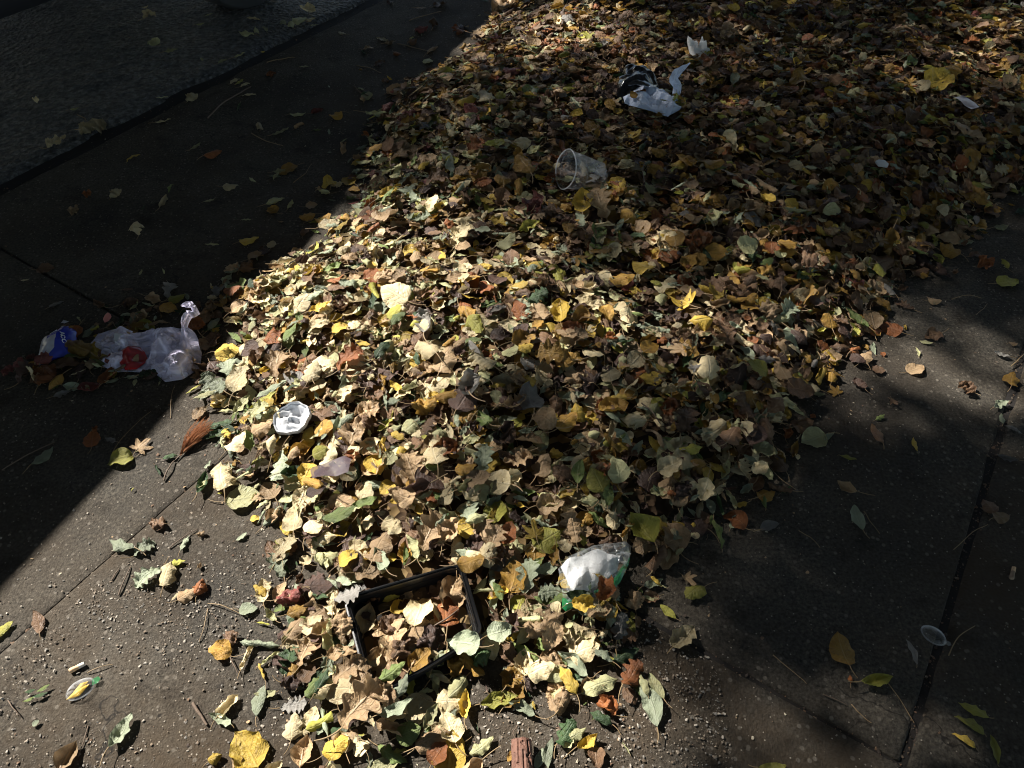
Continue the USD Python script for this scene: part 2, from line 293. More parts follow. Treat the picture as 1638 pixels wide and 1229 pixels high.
# ------------------------------------------------------------------ the heap: its outline, mound and height field
CELL = .008; GX0, GY0 = -1.5, .12; GNX, GNY = 580, 540
gx = GX0 + CELL * np.arange(GNX); gy = GY0 + CELL * np.arange(GNY)
HXX, HYY = np.meshgrid(gx, gy, indexing='ij')
HEAP_PX = [(800, 28), (735, 95), (640, 145), (597, 195), (585, 250), (596, 290), (560, 330), (500, 385), (440, 425), (385, 455), (330, 490), (345, 540), (352, 590), (340, 628), (372, 665), (352, 705),
           (385, 770), (428, 800), (445, 850), (432, 905), (470, 955), (462, 1015), (470, 1060), (440, 1110), (470, 1165), (455, 1250), (770, 1250), (760, 1190), (735, 1150), (770, 1110), (880, 1125), (985, 1140), (1010, 1085), (985, 1030),
           (1035, 970), (1058, 900), (1130, 848), (1195, 815), (1225, 750), (1262, 690), (1300, 640), (1335, 588), (1392, 545), (1418, 475), (1475, 425), (1545, 372), (1590, 320), (1638, 300)]
HEAP = np.array([ground_at(*p) for p in HEAP_PX] + [(2.3, 2.0), (3.05, 2.6), (3.05, 4.4), (.3, 4.4)])
CLUMP = np.array([ground_at(*p) for p in [(20, 590), (60, 555), (130, 510), (180, 478), (300, 470), (350, 520), (340, 590), (300, 605), (215, 622), (130, 640), (60, 620)]])
def sdist(poly, x, y):
    d = dist_poly(poly, x, y); return np.where(in_poly(poly, x, y), d, -d)
SD = sdist(HEAP, HXX, HYY) + .05 * (fbm2(HXX, HYY, 7, 3, 11) - .5)
PXY = to_px(np.stack([HXX, HYY, 0 * HXX], -1))
cap = np.interp(PXY[..., 1], [0, 500, 800, 900, 1229], [.10, .095, .065, .035, .018])
mound = cap * (1 - np.exp(-np.clip(SD - .03, 0, None) / .16)) * (.75 + .5 * fbm2(HXX, HYY, 5, 3, 21))
mound = gaussian_filter(mound, 2)
HF = mound.copy()
_S = HXX * V[0] + HYY * V[1]; _T = HXX * U[0] + HYY * U[1]; HF = np.maximum(HF, np.where(_S < KERB + .01, roadz(_S, _T) + .004, 0))
GRADX, GRADY = np.gradient(gaussian_filter(mound, 4), CELL)
def hcell(x, y): return int(np.clip((x - GX0) / CELL, 0, GNX - 1)), int(np.clip((y - GY0) / CELL, 0, GNY - 1))
def hh(x, y):
    return HF[hcell(x, y)]
def at_px(px, py, up=0.0):
    """The point of the heap or pavement that the photo shows there."""
    h = 0.0
    for _ in range(6):
        p = ground_at(px, py, h + up); h = .5 * h + .5 * float(mound[hcell(*p)])
    return p
base = UsdGeom.Xform.Define(stage, '/World/packed_litter'); keys(base, 'packed dark leaf litter that the heap of leaves lies on', kind='stuff')
st_ = 2
mz = mound[::st_, ::st_] - .006 + .014 * (fbm2(HXX, HYY, 40, 3, 5)[::st_, ::st_] - .5)
mx, my = HXX[::st_, ::st_], HYY[::st_, ::st_]
n_, m_ = mx.shape
ii = (np.arange(n_ - 1)[:, None] * m_ + np.arange(m_ - 1)[None]).ravel()
ff = np.vstack([np.stack([ii, ii + m_, ii + m_ + 1], 1), np.stack([ii, ii + m_ + 1, ii + 1], 1)])
vz = np.where(mound[::st_, ::st_] < .008, -.03, mz).ravel()
ff = ff[(vz[ff] > -.02).any(1)]
usdkit.mesh(stage, '/World/packed_litter/layer', trimesh.Trimesh(np.stack([mx.ravel(), my.ravel(), vz], 1), ff, process=True), litterM, smooth=True)

# ------------------------------------------------------------------ leaf models
KINDS = {'round_leaf': 'broad', 'oval_leaf': 'oval', 'oak_leaf': 'lobed', 'maple_leaf': 'pointed-lobed', 'narrow_leaf': 'narrow', 'crumpled_leaf': 'shrivelled'}
STATES = ['flat', 'wavy', 'cupped', 'rolled', 'folded']
def leaf_mesh(kind, state, seed):
    r = np.random.default_rng(seed)
    if kind == 'maple_leaf':                               # palmate outline from the leaf base, rings inward
        n = 60; a = np.linspace(-np.pi * .93, np.pi * .93, n)
        lobes = np.array([0, .86, -.86, 1.75, -1.75]); ln = np.array([.56, .47, .47, .33, .33])
        rad = np.max([l * np.exp(-(np.abs(a - c) / .40) ** 1.6) for c, l in zip(lobes, ln)], 0) + .10
        rad *= 1 + .09 * np.sign(np.sin(a * 19 + r.uniform(0, 6))) * (r.uniform(.3, 1, n))
        vs, uv = [[-.28, 0.]], [[0, .5]]
        rings = [.3, .62, 1.]
        for q in rings:
            for k in range(n):
                x = -.28 + q * rad[k] * np.cos(a[k]) * 1.1; y = q * rad[k] * np.sin(a[k]) * 1.1
                vs.append([x, y]); uv.append([q * .9, .5 + .5 * q * abs(((a[k] / .86 + .5) % 1) - .5)])
        f = [[0, 1 + k, 2 + k] for k in range(n - 1)]
        for q in range(2):
            for k in range(n - 1):
                p = 1 + q * n + k; f += [[p, p + n, p + n + 1], [p, p + n + 1, p + 1]]
        xy, uv, f = np.array(vs), np.array(uv), np.array(f)
    else:
        nu, nv = {'oak_leaf': (34, 7), 'narrow_leaf': (11, 5)}.get(kind, (19, 9))
        u = np.linspace(0, 1, nu); v = np.linspace(-1, 1, nv)
        if kind == 'round_leaf':
            e = r.uniform(.62, .80); wd = r.uniform(.37, .46); w = wd * np.sin(np.pi * u ** e) ** .72; w = np.maximum(w, .0) * np.where(u > .88, 1 - .55 * ((u - .88) / .12), 1)
        elif kind == 'oval_leaf': w = r.uniform(.19, .27) * np.sin(np.pi * u ** r.uniform(.85, 1.1)) ** .85
        elif kind == 'narrow_leaf': w = r.uniform(.13, .18) * np.sin(np.pi * u ** r.uniform(.8, 1.1)) ** .9
        elif kind == 'oak_leaf':
            nl = r.uniform(4.2, 5.6); w = .29 * np.sin(np.pi * (u * .92 + .05) ** 1.15) ** .7 * (1 + .33 * np.cos(2 * np.pi * nl * (u - 1)))
        else: w = r.uniform(.33, .45) * np.sin(np.pi * u ** r.uniform(.7, 1.0)) ** .7
        w[0] = .012; w[-1] = .004
        wl = w * (1 + .10 * r.standard_normal(nu) * {'round_leaf': .24, 'crumpled_leaf': .42}.get(kind, 0)); wr = w * (1 + .10 * r.standard_normal(nu) * {'round_leaf': .24, 'crumpled_leaf': .42}.get(kind, 0))
        if kind == 'oak_leaf': wr = np.interp(u, np.clip(u + r.uniform(-.05, .05), 0, 1), wr)
        if r.random() < (.32 if kind == 'crumpled_leaf' else .13) and kind != 'narrow_leaf':     # an eaten or torn edge
            c, s = r.uniform(.3, .85), r.uniform(.03, .07); bite = 1 - r.uniform(.3, .6) * np.exp(-((u - c) / s) ** 2)
            if r.random() < .5: wl = wl * bite
            else: wr = wr * bite
        Y = np.where(v[None] < 0, v[None] * wl[:, None], v[None] * wr[:, None]); X = np.repeat(u[:, None] - .5, nv, 1)
        if kind == 'oak_leaf': X = X + .10 * np.abs(v[None]) ** 1.5 * np.sin(np.pi * u)[:, None]
        Y = Y + r.uniform(-.10, .10) * np.sin(np.pi * u)[:, None]
        xy = np.stack([X, Y], -1).reshape(-1, 2); uv = np.stack([np.repeat(u[:, None], nv, 1), np.repeat(.5 + .5 * v[None], nu, 0)], -1).reshape(-1, 2)
        i = (np.arange(nu - 1)[:, None] * nv + np.arange(nv - 1)[None]).ravel()
        f = np.vstack([np.stack([i, i + nv, i + nv + 1], 1), np.stack([i, i + nv + 1, i + 1], 1)])
    x, y = xy[:, 0].copy(), xy[:, 1].copy()
    av = np.abs(uv[:, 1] - .5) * 2
    amp = {'flat': .022, 'wavy': .075, 'cupped': .05, 'rolled': .04, 'folded': .04}[state] * (3.0 if kind == 'crumpled_leaf' else 2.0 if kind == 'maple_leaf' else 1)
    o = r.uniform(0, 50)
    z = amp * 2 * (meshkit.fbm(np.stack([x * (6 if kind == 'crumpled_leaf' else 3.2) + o, y * (7 if kind == 'crumpled_leaf' else 3.6) + o, 0 * x], -1), 3, seed % 97) - .5)
    z += .012 * np.cos((uv[:, 0] - .27 * av) * 2 * np.pi * 7.5) * (av > .06) + .035 * av * r.uniform(.3, 1)          # quilting between veins, slight V
    z += .03 * av ** 3 * np.sin(uv[:, 0] * r.uniform(12, 22) + o) * (1.5 if state in ('wavy', 'cupped') else 1)                         # ruffled rim
    ky, kx, tw = {'flat': (r.uniform(.3, 1.), r.uniform(-.5, .5), .15), 'wavy': (r.uniform(.6, 2.), r.uniform(-1.4, 1.4), .5), 'cupped': (r.uniform(2., 3.6), r.uniform(.4, 1.8), .4),
                  'rolled': (r.uniform(5.5, 8.), r.uniform(-.8, .8), .5), 'folded': (r.uniform(.5, 1.5), r.uniform(1.6, 3.4), .6)}[state]
    if kind in ('narrow_leaf', 'oval_leaf'): ky *= 1.7
    if kind == 'crumpled_leaf': ky *= 1.5; kx *= 1.6
    if state == 'folded': z = z + .55 * np.abs(y)
    th = ky * y; y, z = np.where(abs(ky) > 1e-3, np.sin(th) / ky, y) - z * np.sin(th), (1 - np.cos(th)) / ky + z * np.cos(th)
    th = kx * x; x, z = np.sin(th) / (kx or 1e-6) - z * np.sin(th), (1 - np.cos(th)) / (kx or 1e-6) + z * np.cos(th)
    t = r.uniform(-tw, tw) * x * 2; y, z = y * np.cos(t) - z * np.sin(t), y * np.sin(t) + z * np.cos(t)
    P = np.stack([x, y, z], -1)
    b = P[np.argmin(np.abs(uv[:, 0]) + np.abs(uv[:, 1] - .5))]
    L = r.uniform(.22, .55) if kind != 'narrow_leaf' else .12
    q = np.linspace(0, 1, 6); bend = r.uniform(-.5, .5)
    stem = np.stack([b[0] - L * q, b[1] + bend * L * q ** 2, b[2] + r.uniform(-.05, .16) * q ** 1.5], -1)
    return P, f, uv, tube(stem, np.linspace(.016, .011, 6), 4)
stage.CreateClassPrim('/World/leaf_models')
MODELS = {}
def model(kind, state, var, col):
    """Path of the class prim of one leaf: blade and stem, unit length along x."""
    k = (kind, state, var, col)
    if k not in MODELS:
        path = f'/World/leaf_models/{col.replace(" ", "_").replace("-", "_")}_{state}_{kind}_{var:03d}'
        UsdGeom.Xform.Define(stage, path)
        P, f, uv, stem = leaf_mesh(kind, state, list(KINDS).index(kind) * 1000 + STATES.index(state) * 100 + var)
        usdkit.mesh(stage, path + '/blade', (P, f), LM[col], smooth=True, uv=uv)
        usdkit.mesh(stage, path + '/stem', stem, STEMM, smooth=True)
        MODELS[k] = (path, P, f)
    return MODELS[k]
KCOL = {'round_leaf': dict(cream=3, yellow=2, mustard=2.4, tan=2, brown=1.6, rust=.8, grey=.5, **{'yellow-green': 1, 'dark brown': .8, 'pale green': .8, 'green': .2}),
        'oval_leaf': dict(cream=1, yellow=1.2, mustard=.8, green=1.6, brown=.5, tan=.4, **{'grey-green': 2.4, 'pale green': 2.4, 'dark green': 1.2, 'yellow-green': 1}),
        'oak_leaf': dict(cream=1.2, tan=2.2, mustard=1.2, brown=1.8, rust=.7, **{'grey-green': 2.2, 'dark green': .4, 'dark brown': .8}),
        'maple_leaf': dict(tan=1.5, brown=1.6, rust=1.2, red=1.6, mustard=1, yellow=.4, grey=.5, **{'dark brown': .8}),
        'narrow_leaf': dict(cream=1.4, green=1.2, tan=.6, yellow=.3, **{'grey-green': 2.6, 'pale green': 2.2, 'dark green': .9, 'yellow-green': .9, 'dark brown': .5}),
        'crumpled_leaf': dict(brown=2.4, tan=2.4, rust=1.0, mustard=1.2, cream=1.1, red=.4, **{'dark brown': 1.3})}
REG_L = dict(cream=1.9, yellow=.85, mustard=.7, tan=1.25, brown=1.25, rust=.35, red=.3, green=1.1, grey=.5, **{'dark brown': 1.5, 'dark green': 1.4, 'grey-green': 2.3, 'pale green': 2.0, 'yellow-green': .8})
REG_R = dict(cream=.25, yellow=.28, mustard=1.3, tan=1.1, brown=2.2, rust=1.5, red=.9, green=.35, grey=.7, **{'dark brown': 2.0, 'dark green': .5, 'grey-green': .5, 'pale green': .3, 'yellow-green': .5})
def pick(r, w):
    k = list(w); p = np.array([max(w[q], 0) for q in k], float); return k[r.choice(len(k), p=p / p.sum())]
SIZE = {'round_leaf': (.047, .010), 'oval_leaf': (.046, .010), 'oak_leaf': (.052, .011), 'maple_leaf': (.050, .010), 'narrow_leaf': (.034, .009), 'crumpled_leaf': (.042, .012)}
LEAVES = []      # dicts: kind state var col, m (4x4), hero
def settle(x, y, L, yaw, r, kind, state, var, col, tilt=None, hero=None, extra=0., z=None, flip=None):
    path, P, f = model(kind, state, var, col)
    i, j = hcell(x, y); q = max(1, int(.36 * L / CELL))
    i0, i1, j0, j1 = max(i - q, 0), min(i + q + 1, GNX), max(j - q, 0), min(j + q + 1, GNY)
    win = HF[i0:i1, j0:j1]
    h = (np.partition(win.ravel(), int(win.size * .72))[int(win.size * .72)] if win.size else 0.) if z is None else z
    on = mound[i, j] > .006
    n = np.array([-GRADX[i, j], -GRADY[i, j], 1.0]) if z is None else np.array([0, 0, 1.])
    sd = (.24 if on else .09) if tilt is None else tilt
    n = n + np.append(r.normal(0, sd, 2), 0); n /= np.linalg.norm(n)
    if flip is None: flip = r.random() < .45
    X = np.array([math.cos(yaw), math.sin(yaw), 0]); X = X - n * (X @ n); X /= np.linalg.norm(X)
    Y = np.cross(n, X)
    R = np.stack([X, Y, n], 1)
    if flip: R = R @ np.diag([1, -1, -1])
    Z = P @ R[2] * L
    low = np.percentile(Z, 6 if not on else 22)
    m = np.eye(4); m[:3, :3] = R * L; m[:3, 3] = [x, y, max(h, 0.002) - low + .0015 + extra]
    HF[i0:i1, j0:j1] = np.maximum(win, h + (.0035 if on else .002))
    d = dict(kind=kind, state=state, var=var, col=col, m=m, hero=hero, L=L)
    LEAVES.append(d); return d
# ------------------------------------------------------------------ leaves read one by one from the photograph: x, y, length, direction, kind, colour, state
HERO = """
197 873 46 160 O grey-green w|232 880 42 30 K grey-green w|238 928 52 215 K grey-green w|272 923 38 70 R cream c|285 901 28 10 O yellow-green w|297 871 26 60 O grey-green c|301 955 36 30 R tan w|321 943 34 60 C rust d|283 956 22 50 N cream f
398 976 30 0 R grey-green f|422 947 36 100 R cream c|387 860 22 35 O grey-green f|437 988 30 120 O pale green d|369 1026 36 40 C brown w|352 1045 38 160 R mustard w|418 1032 62 175 O grey-green r|396 1052 46 65 O cream r|433 1054 36 35 O pale green r|420 1076 28 110 O yellow r|461 1057 48 80 K dark green w|463 960 30 60 C tan w
366 1131 46 45 R cream r|354 1155 40 150 N grey-green c|396 1202 70 120 R yellow w|197 1172 70 55 O grey-green w|112 1212 52 60 R tan d|346 1214 30 20 C yellow d|8 1011 44 45 O yellow-green f|48 1120 20 20 N green f|66 1113 26 20 N dark green f|70 1102 26 25 N green f|50 1107 20 10 N dark green f|59 1158 15 40 R grey-green f|253 841 27 170 C brown w|323 857 16 20 C tan w|321 908 16 60 C tan d|437 830 30 60 C tan w
466 960 50 20 C red w|475 1010 40 50 R tan w|500 1000 42 40 R cream w|455 880 52 60 K cream w|470 832 38 90 R cream w|448 905 45 100 K grey-green w|470 1010 42 50 N pale green r|520 1010 46 35 R tan d|490 1045 52 60 K tan w|515 1092 40 60 O dark green c|508 1108 40 40 R green c|470 1130 44 10 K grey f|470 1165 45 80 R cream w|490 1205 50 80 R tan d|540 1200 52 40 R yellow w|520 1158 46 100 N grey-green r
234 15 10 20 N cream d|240 30 26 10 C tan w|245 71 18 150 R grey w|275 83 22 15 O pale green w|335 26 12 20 O grey f|321 41 14 10 O grey f|323 98 10 130 N pale green f|357 101 16 20 O grey-green f|384 91 20 20 O pale green w|60 164 14 70 C tan d|121 178 16 20 O grey w|152 213 42 35 C tan w|94 232 36 20 C cream w|262 196 25 15 O tan w|308 160 22 30 C cream w|261 160 18 10 N grey f|434 122 14 120 C rust w
393 138 16 20 O tan c|399 154 20 5 O tan c|376 131 17 30 O tan f|487 109 15 10 N grey f|477 185 26 5 O grey-green f|508 181 18 20 R red c|450 213 29 15 O grey f|342 251 28 15 R rust c|314 237 17 40 O yellow-green c|214 256 24 20 N yellow c|451 275 27 10 O grey w|405 290 13 150 N grey-green f|370 302 26 5 R tan w|441 324 32 20 O yellow-green w|499 331 20 10 R brown f|335 323 20 20 N pale green f|186 314 24 30 C tan w|142 313 13 60 C rust w|262 325 22 60 O tan c|222 370 28 65 K tan d|121 340 16 50 C brown w|395 354 16 5 N grey-green f|400 388 32 15 R mustard f|436 393 15 70 R tan f|340 393 22 0 N grey-green f|540 299 20 10 C tan w|520 311 20 160 O pale green w|465 330 16 60 O yellow-green c
494 18 22 80 R cream c|498 34 16 10 R cream w|503 42 14 10 O grey f|395 57 26 170 O grey-green w|412 52 20 120 N grey-green f|424 50 18 130 N grey f|405 33 22 170 N tan f|468 42 18 110 O grey-green f|478 36 22 160 R grey-green f|455 38 16 120 O grey-green f|548 55 13 160 O tan f
612 65 20 160 O cream f|624 72 20 20 O tan w|692 82 19 30 O tan c|736 53 22 150 K rust w|675 51 20 20 C red w|673 15 18 10 O tan f|705 9 20 20 R brown w|608 104 18 15 C brown f|590 80 17 10 C brown f|694 42 20 70 C brown d|808 16 42 15 C tan w|793 34 20 10 R mustard f|779 46 20 10 R mustard f|633 150 24 60 R tan w|660 70 14 30 C brown w
41 450 14 0 O cream f|92 490 26 30 O grey f|205 465 17 10 O brown f|274 467 27 60 K grey w|131 562 34 150 R mustard c|75 604 46 50 C rust w|108 585 42 10 R brown w|145 622 38 10 R red c|102 633 32 15 O grey w|174 606 30 60 R rust c|31 585 26 40 C red d|15 597 20 60 C red w|51 574 18 30 C red w|70 578 26 80 C red w|150 704 26 80 R rust f|154 690 18 50 C rust d|179 707 20 160 O grey c|70 732 44 40 O grey-green f|160 490 22 150 O brown c|212 488 32 5 R brown w|332 503 24 50 O tan d|383 497 30 20 R tan w|235 500 24 30 O brown c
128 598 26 20 N cream r|150 585 30 160 N pale green r|200 590 28 40 O tan w|215 580 26 60 O tan w|240 600 34 20 K dark green w|180 575 20 80 R red w|257 495 20 100 O brown w|312 525 34 110 R rust c|340 545 30 60 R brown w|310 495 28 30 K brown w|285 480 30 20 R yellow-green w|350 470 24 60 K grey w|395 430 26 40 C brown w|410 412 28 20 R brown w
366 568 42 0 R yellow f|371 600 38 100 K grey-green w|347 622 46 150 K grey-green w|330 636 40 25 N pale green f|356 683 46 10 O dark green c|346 697 46 10 O dark green c|364 697 28 15 N cream r|360 768 42 95 R cream c|393 740 40 40 R cream w|398 763 42 30 O pale green r|391 800 58 10 R pale green f|324 776 24 30 O pale green c|273 733 24 10 O dark green c|425 650 50 25 N yellow-green f|437 638 52 30 N grey-green f|385 615 48 50 R cream w|445 587 42 70 K tan w|415 580 30 60 C brown w|500 600 34 60 R cream w|395 665 36 40 O pale green c|415 668 44 40 K pale green w|420 690 40 20 R tan w|438 720 30 60 O cream d
895 503 34 100 R yellow c|837 547 42 15 R mustard c|684 564 40 130 R cream c|714 590 40 60 R tan w|718 637 40 5 R mustard c|634 624 26 140 O yellow c|697 725 42 100 R cream w|745 754 36 10 R mustard w|981 656 44 10 R mustard c|978 677 30 150 O grey-green c|851 641 44 100 R grey w|885 586 62 175 K mustard w|841 567 28 40 R yellow c|559 580 54 30 K rust w|632 484 42 160 R cream f|1090 482 44 140 M yellow w|639 520 30 40 O green f|613 564 36 50 O dark green c|858 482 38 20 K dark green w|995 453 40 10 R mustard w|984 760 38 110 R pale green w|954 774 40 120 R yellow-green f|925 776 34 80 O green f|868 754 38 60 R tan w|1070 750 42 20 R cream w|659 759 56 110 K tan w|772 745 38 80 K grey-green w|868 680 44 150 R tan w|906 687 38 40 R mustard w|776 687 42 120 O green c|640 440 26 30 R tan w|974 797 34 80 O green f|880 810 48 10 R tan w|545 535 30 20 R yellow w|515 497 42 15 O yellow w|650 465 28 160 K grey-green w|595 455 26 140 R rust w|680 520 40 80 K grey d|680 655 50 10 C mustard w|775 590 50 140 K cream w|750 620 46 120 K grey d|570 700 44 60 C tan w|635 700 26 150 O yellow c|1090 690 40 80 K brown w|1050 710 44 120 N tan d|820 650 46 20 K tan d|905 535 36 160 R tan f|925 550 34 40 K tan w|760 560 30 130 N grey f|590 665 46 30 C tan w
545 827 62 10 O green f|590 819 42 10 O green c|690 853 66 60 K tan w|875 866 50 30 R yellow-green f|916 847 52 110 K tan w|1022 859 50 130 R yellow-green d|820 927 50 80 R mustard w|841 930 52 85 K grey-green w|754 908 48 20 R mustard w|796 950 30 120 O green f|937 966 34 70 O grey-green w|964 956 40 80 C rust w|1014 964 38 20 C tan w|932 984 48 20 C yellow w|1005 1002 32 130 O yellow-green f|1068 980 34 140 O yellow-green f|820 1086 48 60 C mustard w|866 1079 46 20 R cream w|908 1095 50 120 O yellow c|960 1100 64 20 O pale green c|1049 1100 46 120 O pale green f|1036 1131 74 110 O grey-green f|1008 1083 52 60 K rust w|970 1133 44 150 C rust w|961 1151 40 150 O dark green c|799 1123 56 10 O yellow-green c|834 1136 48 150 O grey-green w|916 1178 44 30 O pale green c|937 1190 46 40 O yellow d|862 1215 36 70 O grey-green f|721 1207 72 85 R yellow f|718 1166 54 110 R cream w|655 1178 44 20 R green f|580 1134 96 35 K tan w|632 1092 54 40 O green w|745 1134 52 80 O yellow d|690 1150 44 60 O pale green c|640 1150 60 20 O grey-green w|770 1060 46 20 K dark green d|800 1020 44 20 R grey-green w|855 1010 48 20 C tan w|935 1048 50 20 R cream w|960 1055 44 150 O grey-green w|1000 1050 50 30 O dark green w|990 1010 46 80 K grey w|770 1195 50 40 O pale green w|700 1205 46 60 R rust w|895 1130 48 60 C tan w|590 920 44 10 R tan w|610 880 52 60 R tan w|560 905 40 20 R yellow w|660 880 40 110 O pale green w|612 900 44 120 O grey-green c|790 875 48 60 K tan w|720 860 40 50 C tan w|810 860 36 60 R rust w|860 905 30 40 O green w|880 1210 60 80 N grey-green w|905 1175 50 60 K dark green w|500 940 52 30 K dark brown w
1129 598 40 100 R cream c|1208 597 42 170 R yellow-green f|1324 521 30 110 R mustard f|1225 585 34 10 O grey w|1299 704 40 200 R pale green f|1283 684 34 20 R brown w|1220 732 44 0 R pale green w|1401 697 36 120 O brown f|1463 592 28 20 R tan f|1463 713 22 110 N yellow f|1352 786 42 150 O tan d|1543 624 34 160 C brown w|1601 569 28 160 O grey w|1480 550 22 170 O pale green f|1611 453 34 10 R yellow-green f|1174 836 44 150 R rust w|1146 858 48 115 N green c|1372 829 42 110 O grey-green f|1346 1041 56 110 R mustard f|1398 1092 46 20 O yellow-green d|1358 1089 20 100 C rust d|1456 1045 44 110 N grey f|1600 830 28 10 R tan f|1580 812 30 130 R brown f|1555 1138 52 155 N yellow-green c|1549 1163 56 150 N yellow-green c|1540 1187 44 150 N yellow c|1588 1200 48 105 N yellow-green f|1234 1228 46 5 O yellow-green f|1190 660 44 130 K brown w|1240 660 34 60 C brown d|1170 700 36 60 R brown w|1180 590 30 20 O cream r|1150 555 34 20 O cream c|1230 500 30 120 C tan w|1260 500 34 60 K grey-green w|1370 515 38 150 O green c|1410 430 40 20 R brown w|1600 650 28 20 O grey-green w|1620 690 30 160 O grey w|1610 735 36 160 O grey w|1617 610 24 80 R mustard w|1575 425 24 20 C rust w|1605 425 20 120 O yellow-green w|1560 330 34 20 C mustard w|1600 365 24 10 O pale green f|1545 390 26 10 O grey-green f|1563 350 18 100 O grey f|1265 580 30 10 N cream c|1255 560 26 80 R tan w|1160 540 40 120 K brown w|1330 600 36 160 N mustard r|1225 795 30 20 R mustard w|1230 845 34 20 O grey f|1090 860 34 30 O grey-green f
748 176 30 10 R yellow c|775 158 28 130 R cream w|650 190 26 150 C red w|620 190 24 40 C red c|820 120 30 20 R red w|760 245 34 30 K rust w|665 250 32 60 K tan w|838 272 34 150 R mustard w|806 294 30 10 R mustard c|930 327 40 100 R yellow c|960 330 44 110 K tan w|700 300 44 20 K brown w|640 260 40 60 K tan w|850 335 40 110 C red w|870 360 36 20 K brown w|620 350 40 40 R tan w|740 380 34 40 R cream w|810 395 36 30 R pale green w|580 285 26 10 O grey-green w|583 265 26 0 O grey-green f|620 318 30 40 O green c|665 320 26 130 O grey-green w|715 258 36 120 N grey-green f|722 270 34 110 N grey-green f|605 200 34 10 O pale green w|1140 350 28 100 R pale green c|1140 268 36 5 R mustard w|1225 320 24 100 R yellow w|1205 335 28 40 R tan c|1100 300 24 110 R tan w|1270 345 40 10 O pale green r|1290 420 36 150 C brown w|1195 402 36 20 R pale green f|1520 115 34 20 R mustard w|1360 120 24 150 O pale green w|1165 58 26 10 R tan w|1152 18 28 20 R tan w|1170 18 18 120 R yellow w|1280 130 28 130 R mustard w|1500 130 40 30 R yellow w
"""
KC = dict(R='round_leaf', O='oval_leaf', K='oak_leaf', M='maple_leaf', N='narrow_leaf', C='crumpled_leaf'); SC = dict(f='flat', w='wavy', c='cupped', r='rolled', d='folded')
TRAYFILL = """
667 973 46 80 R cream w|622 1020 58 110 K tan w|585 985 44 80 R cream d|612 1062 50 120 K tan w|660 1008 46 35 R tan w|672 1050 38 40 R mustard w|702 985 44 110 O cream r|625 1000 40 40 C brown w|700 945 44 20 K brown w|722 950 50 80 C tan w|640 970 34 20 R yellow c|715 975 40 90 R rust w|616 948 50 10 O yellow-green d|590 955 34 10 C brown w|575 1050 26 60 O cream w|597 1050 26 80 R cream w|640 1035 36 60 C brown w|690 1020 44 20 C dark brown w|655 945 40 30 K tan w|735 1028 46 160 R grey-green d|705 1050 34 50 O pale green w|560 945 44 10 K grey f
"""
def heroes(text):
    for line in text.strip().replace('\n', '|').split('|'):
        a = line.split(); yield (float(a[0]), float(a[1]), float(a[2]), float(a[3]), KC[a[4]], ' '.join(a[5:-1]), SC[a[-1]])

# ------------------------------------------------------------------ litter: outlines in the photo, where they lie
FOOT = dict(
    tray=[(548, 955), (740, 899), (773, 1012), (592, 1120)],
    napkin=[(897, 905), (912, 893), (948, 880), (968, 882), (992, 889), (988, 908), (977, 921), (954, 934), (931, 949), (917, 948), (906, 924)],
    wrap=[(893, 910), (910, 890), (950, 872), (1001, 866), (1010, 874), (1006, 900), (992, 932), (975, 950), (940, 958), (918, 972), (903, 975), (899, 945)],
    blue_sheet=[(997, 148), (1003, 145), (1030, 139), (1050, 138), (1070, 146), (1084, 160), (1091, 169), (1070, 180), (1064, 180), (1042, 172), (1019, 166), (1000, 160)],
    black_bag=[(980, 140), (982, 118), (998, 102), (1015, 99), (1040, 102), (1056, 117), (1060, 140), (1040, 148), (1000, 150), (985, 148)],
    torn_paper=[(1098, 71), (1106, 77), (1112, 74), (1116, 81), (1121, 70), (1128, 80), (1134, 89), (1127, 92), (1131, 105), (1119, 97), (1112, 93), (1103, 84)],
    bag=[(141, 545), (155, 530), (190, 520), (215, 528), (245, 522), (272, 518), (290, 520), (310, 530), (321, 560), (316, 585), (290, 602), (262, 606), (245, 592), (210, 590), (180, 590), (160, 580)],
    packet=[(57, 579), (58, 556), (63, 538), (80, 526), (96, 516), (112, 514), (119, 524), (117, 540), (110, 559), (95, 562), (72, 570)],
    sheet=[(1518, 158), (1535, 155), (1550, 160), (1566, 173), (1552, 178), (1538, 172)],
    strip=[(496, 752), (500, 748), (530, 738), (552, 733), (563, 738), (558, 760), (540, 764), (520, 762), (500, 768)])
FG = {k: np.array([at_px(*p) for p in v]) for k, v in FOOT.items()}
FG['tray_zone'] = np.array([at_px(*p) for p in [(542, 945), (742, 886), (786, 1012), (770, 1022), (735, 905), (550, 962)]])
FG['lid'] = np.array([at_px(468 + 27 * math.cos(a), 672 + 24 * math.sin(a)) for a in np.linspace(0, 6.28, 14)[:-1]])
FG['cup'] = np.array([at_px(*p) for p in [(882, 300), (888, 250), (925, 240), (965, 262), (975, 290), (925, 312)]])
KEEPOUT = [FG[k] for k in ('napkin', 'blue_sheet', 'black_bag', 'torn_paper', 'bag', 'packet', 'strip', 'lid', 'cup', 'sheet')]

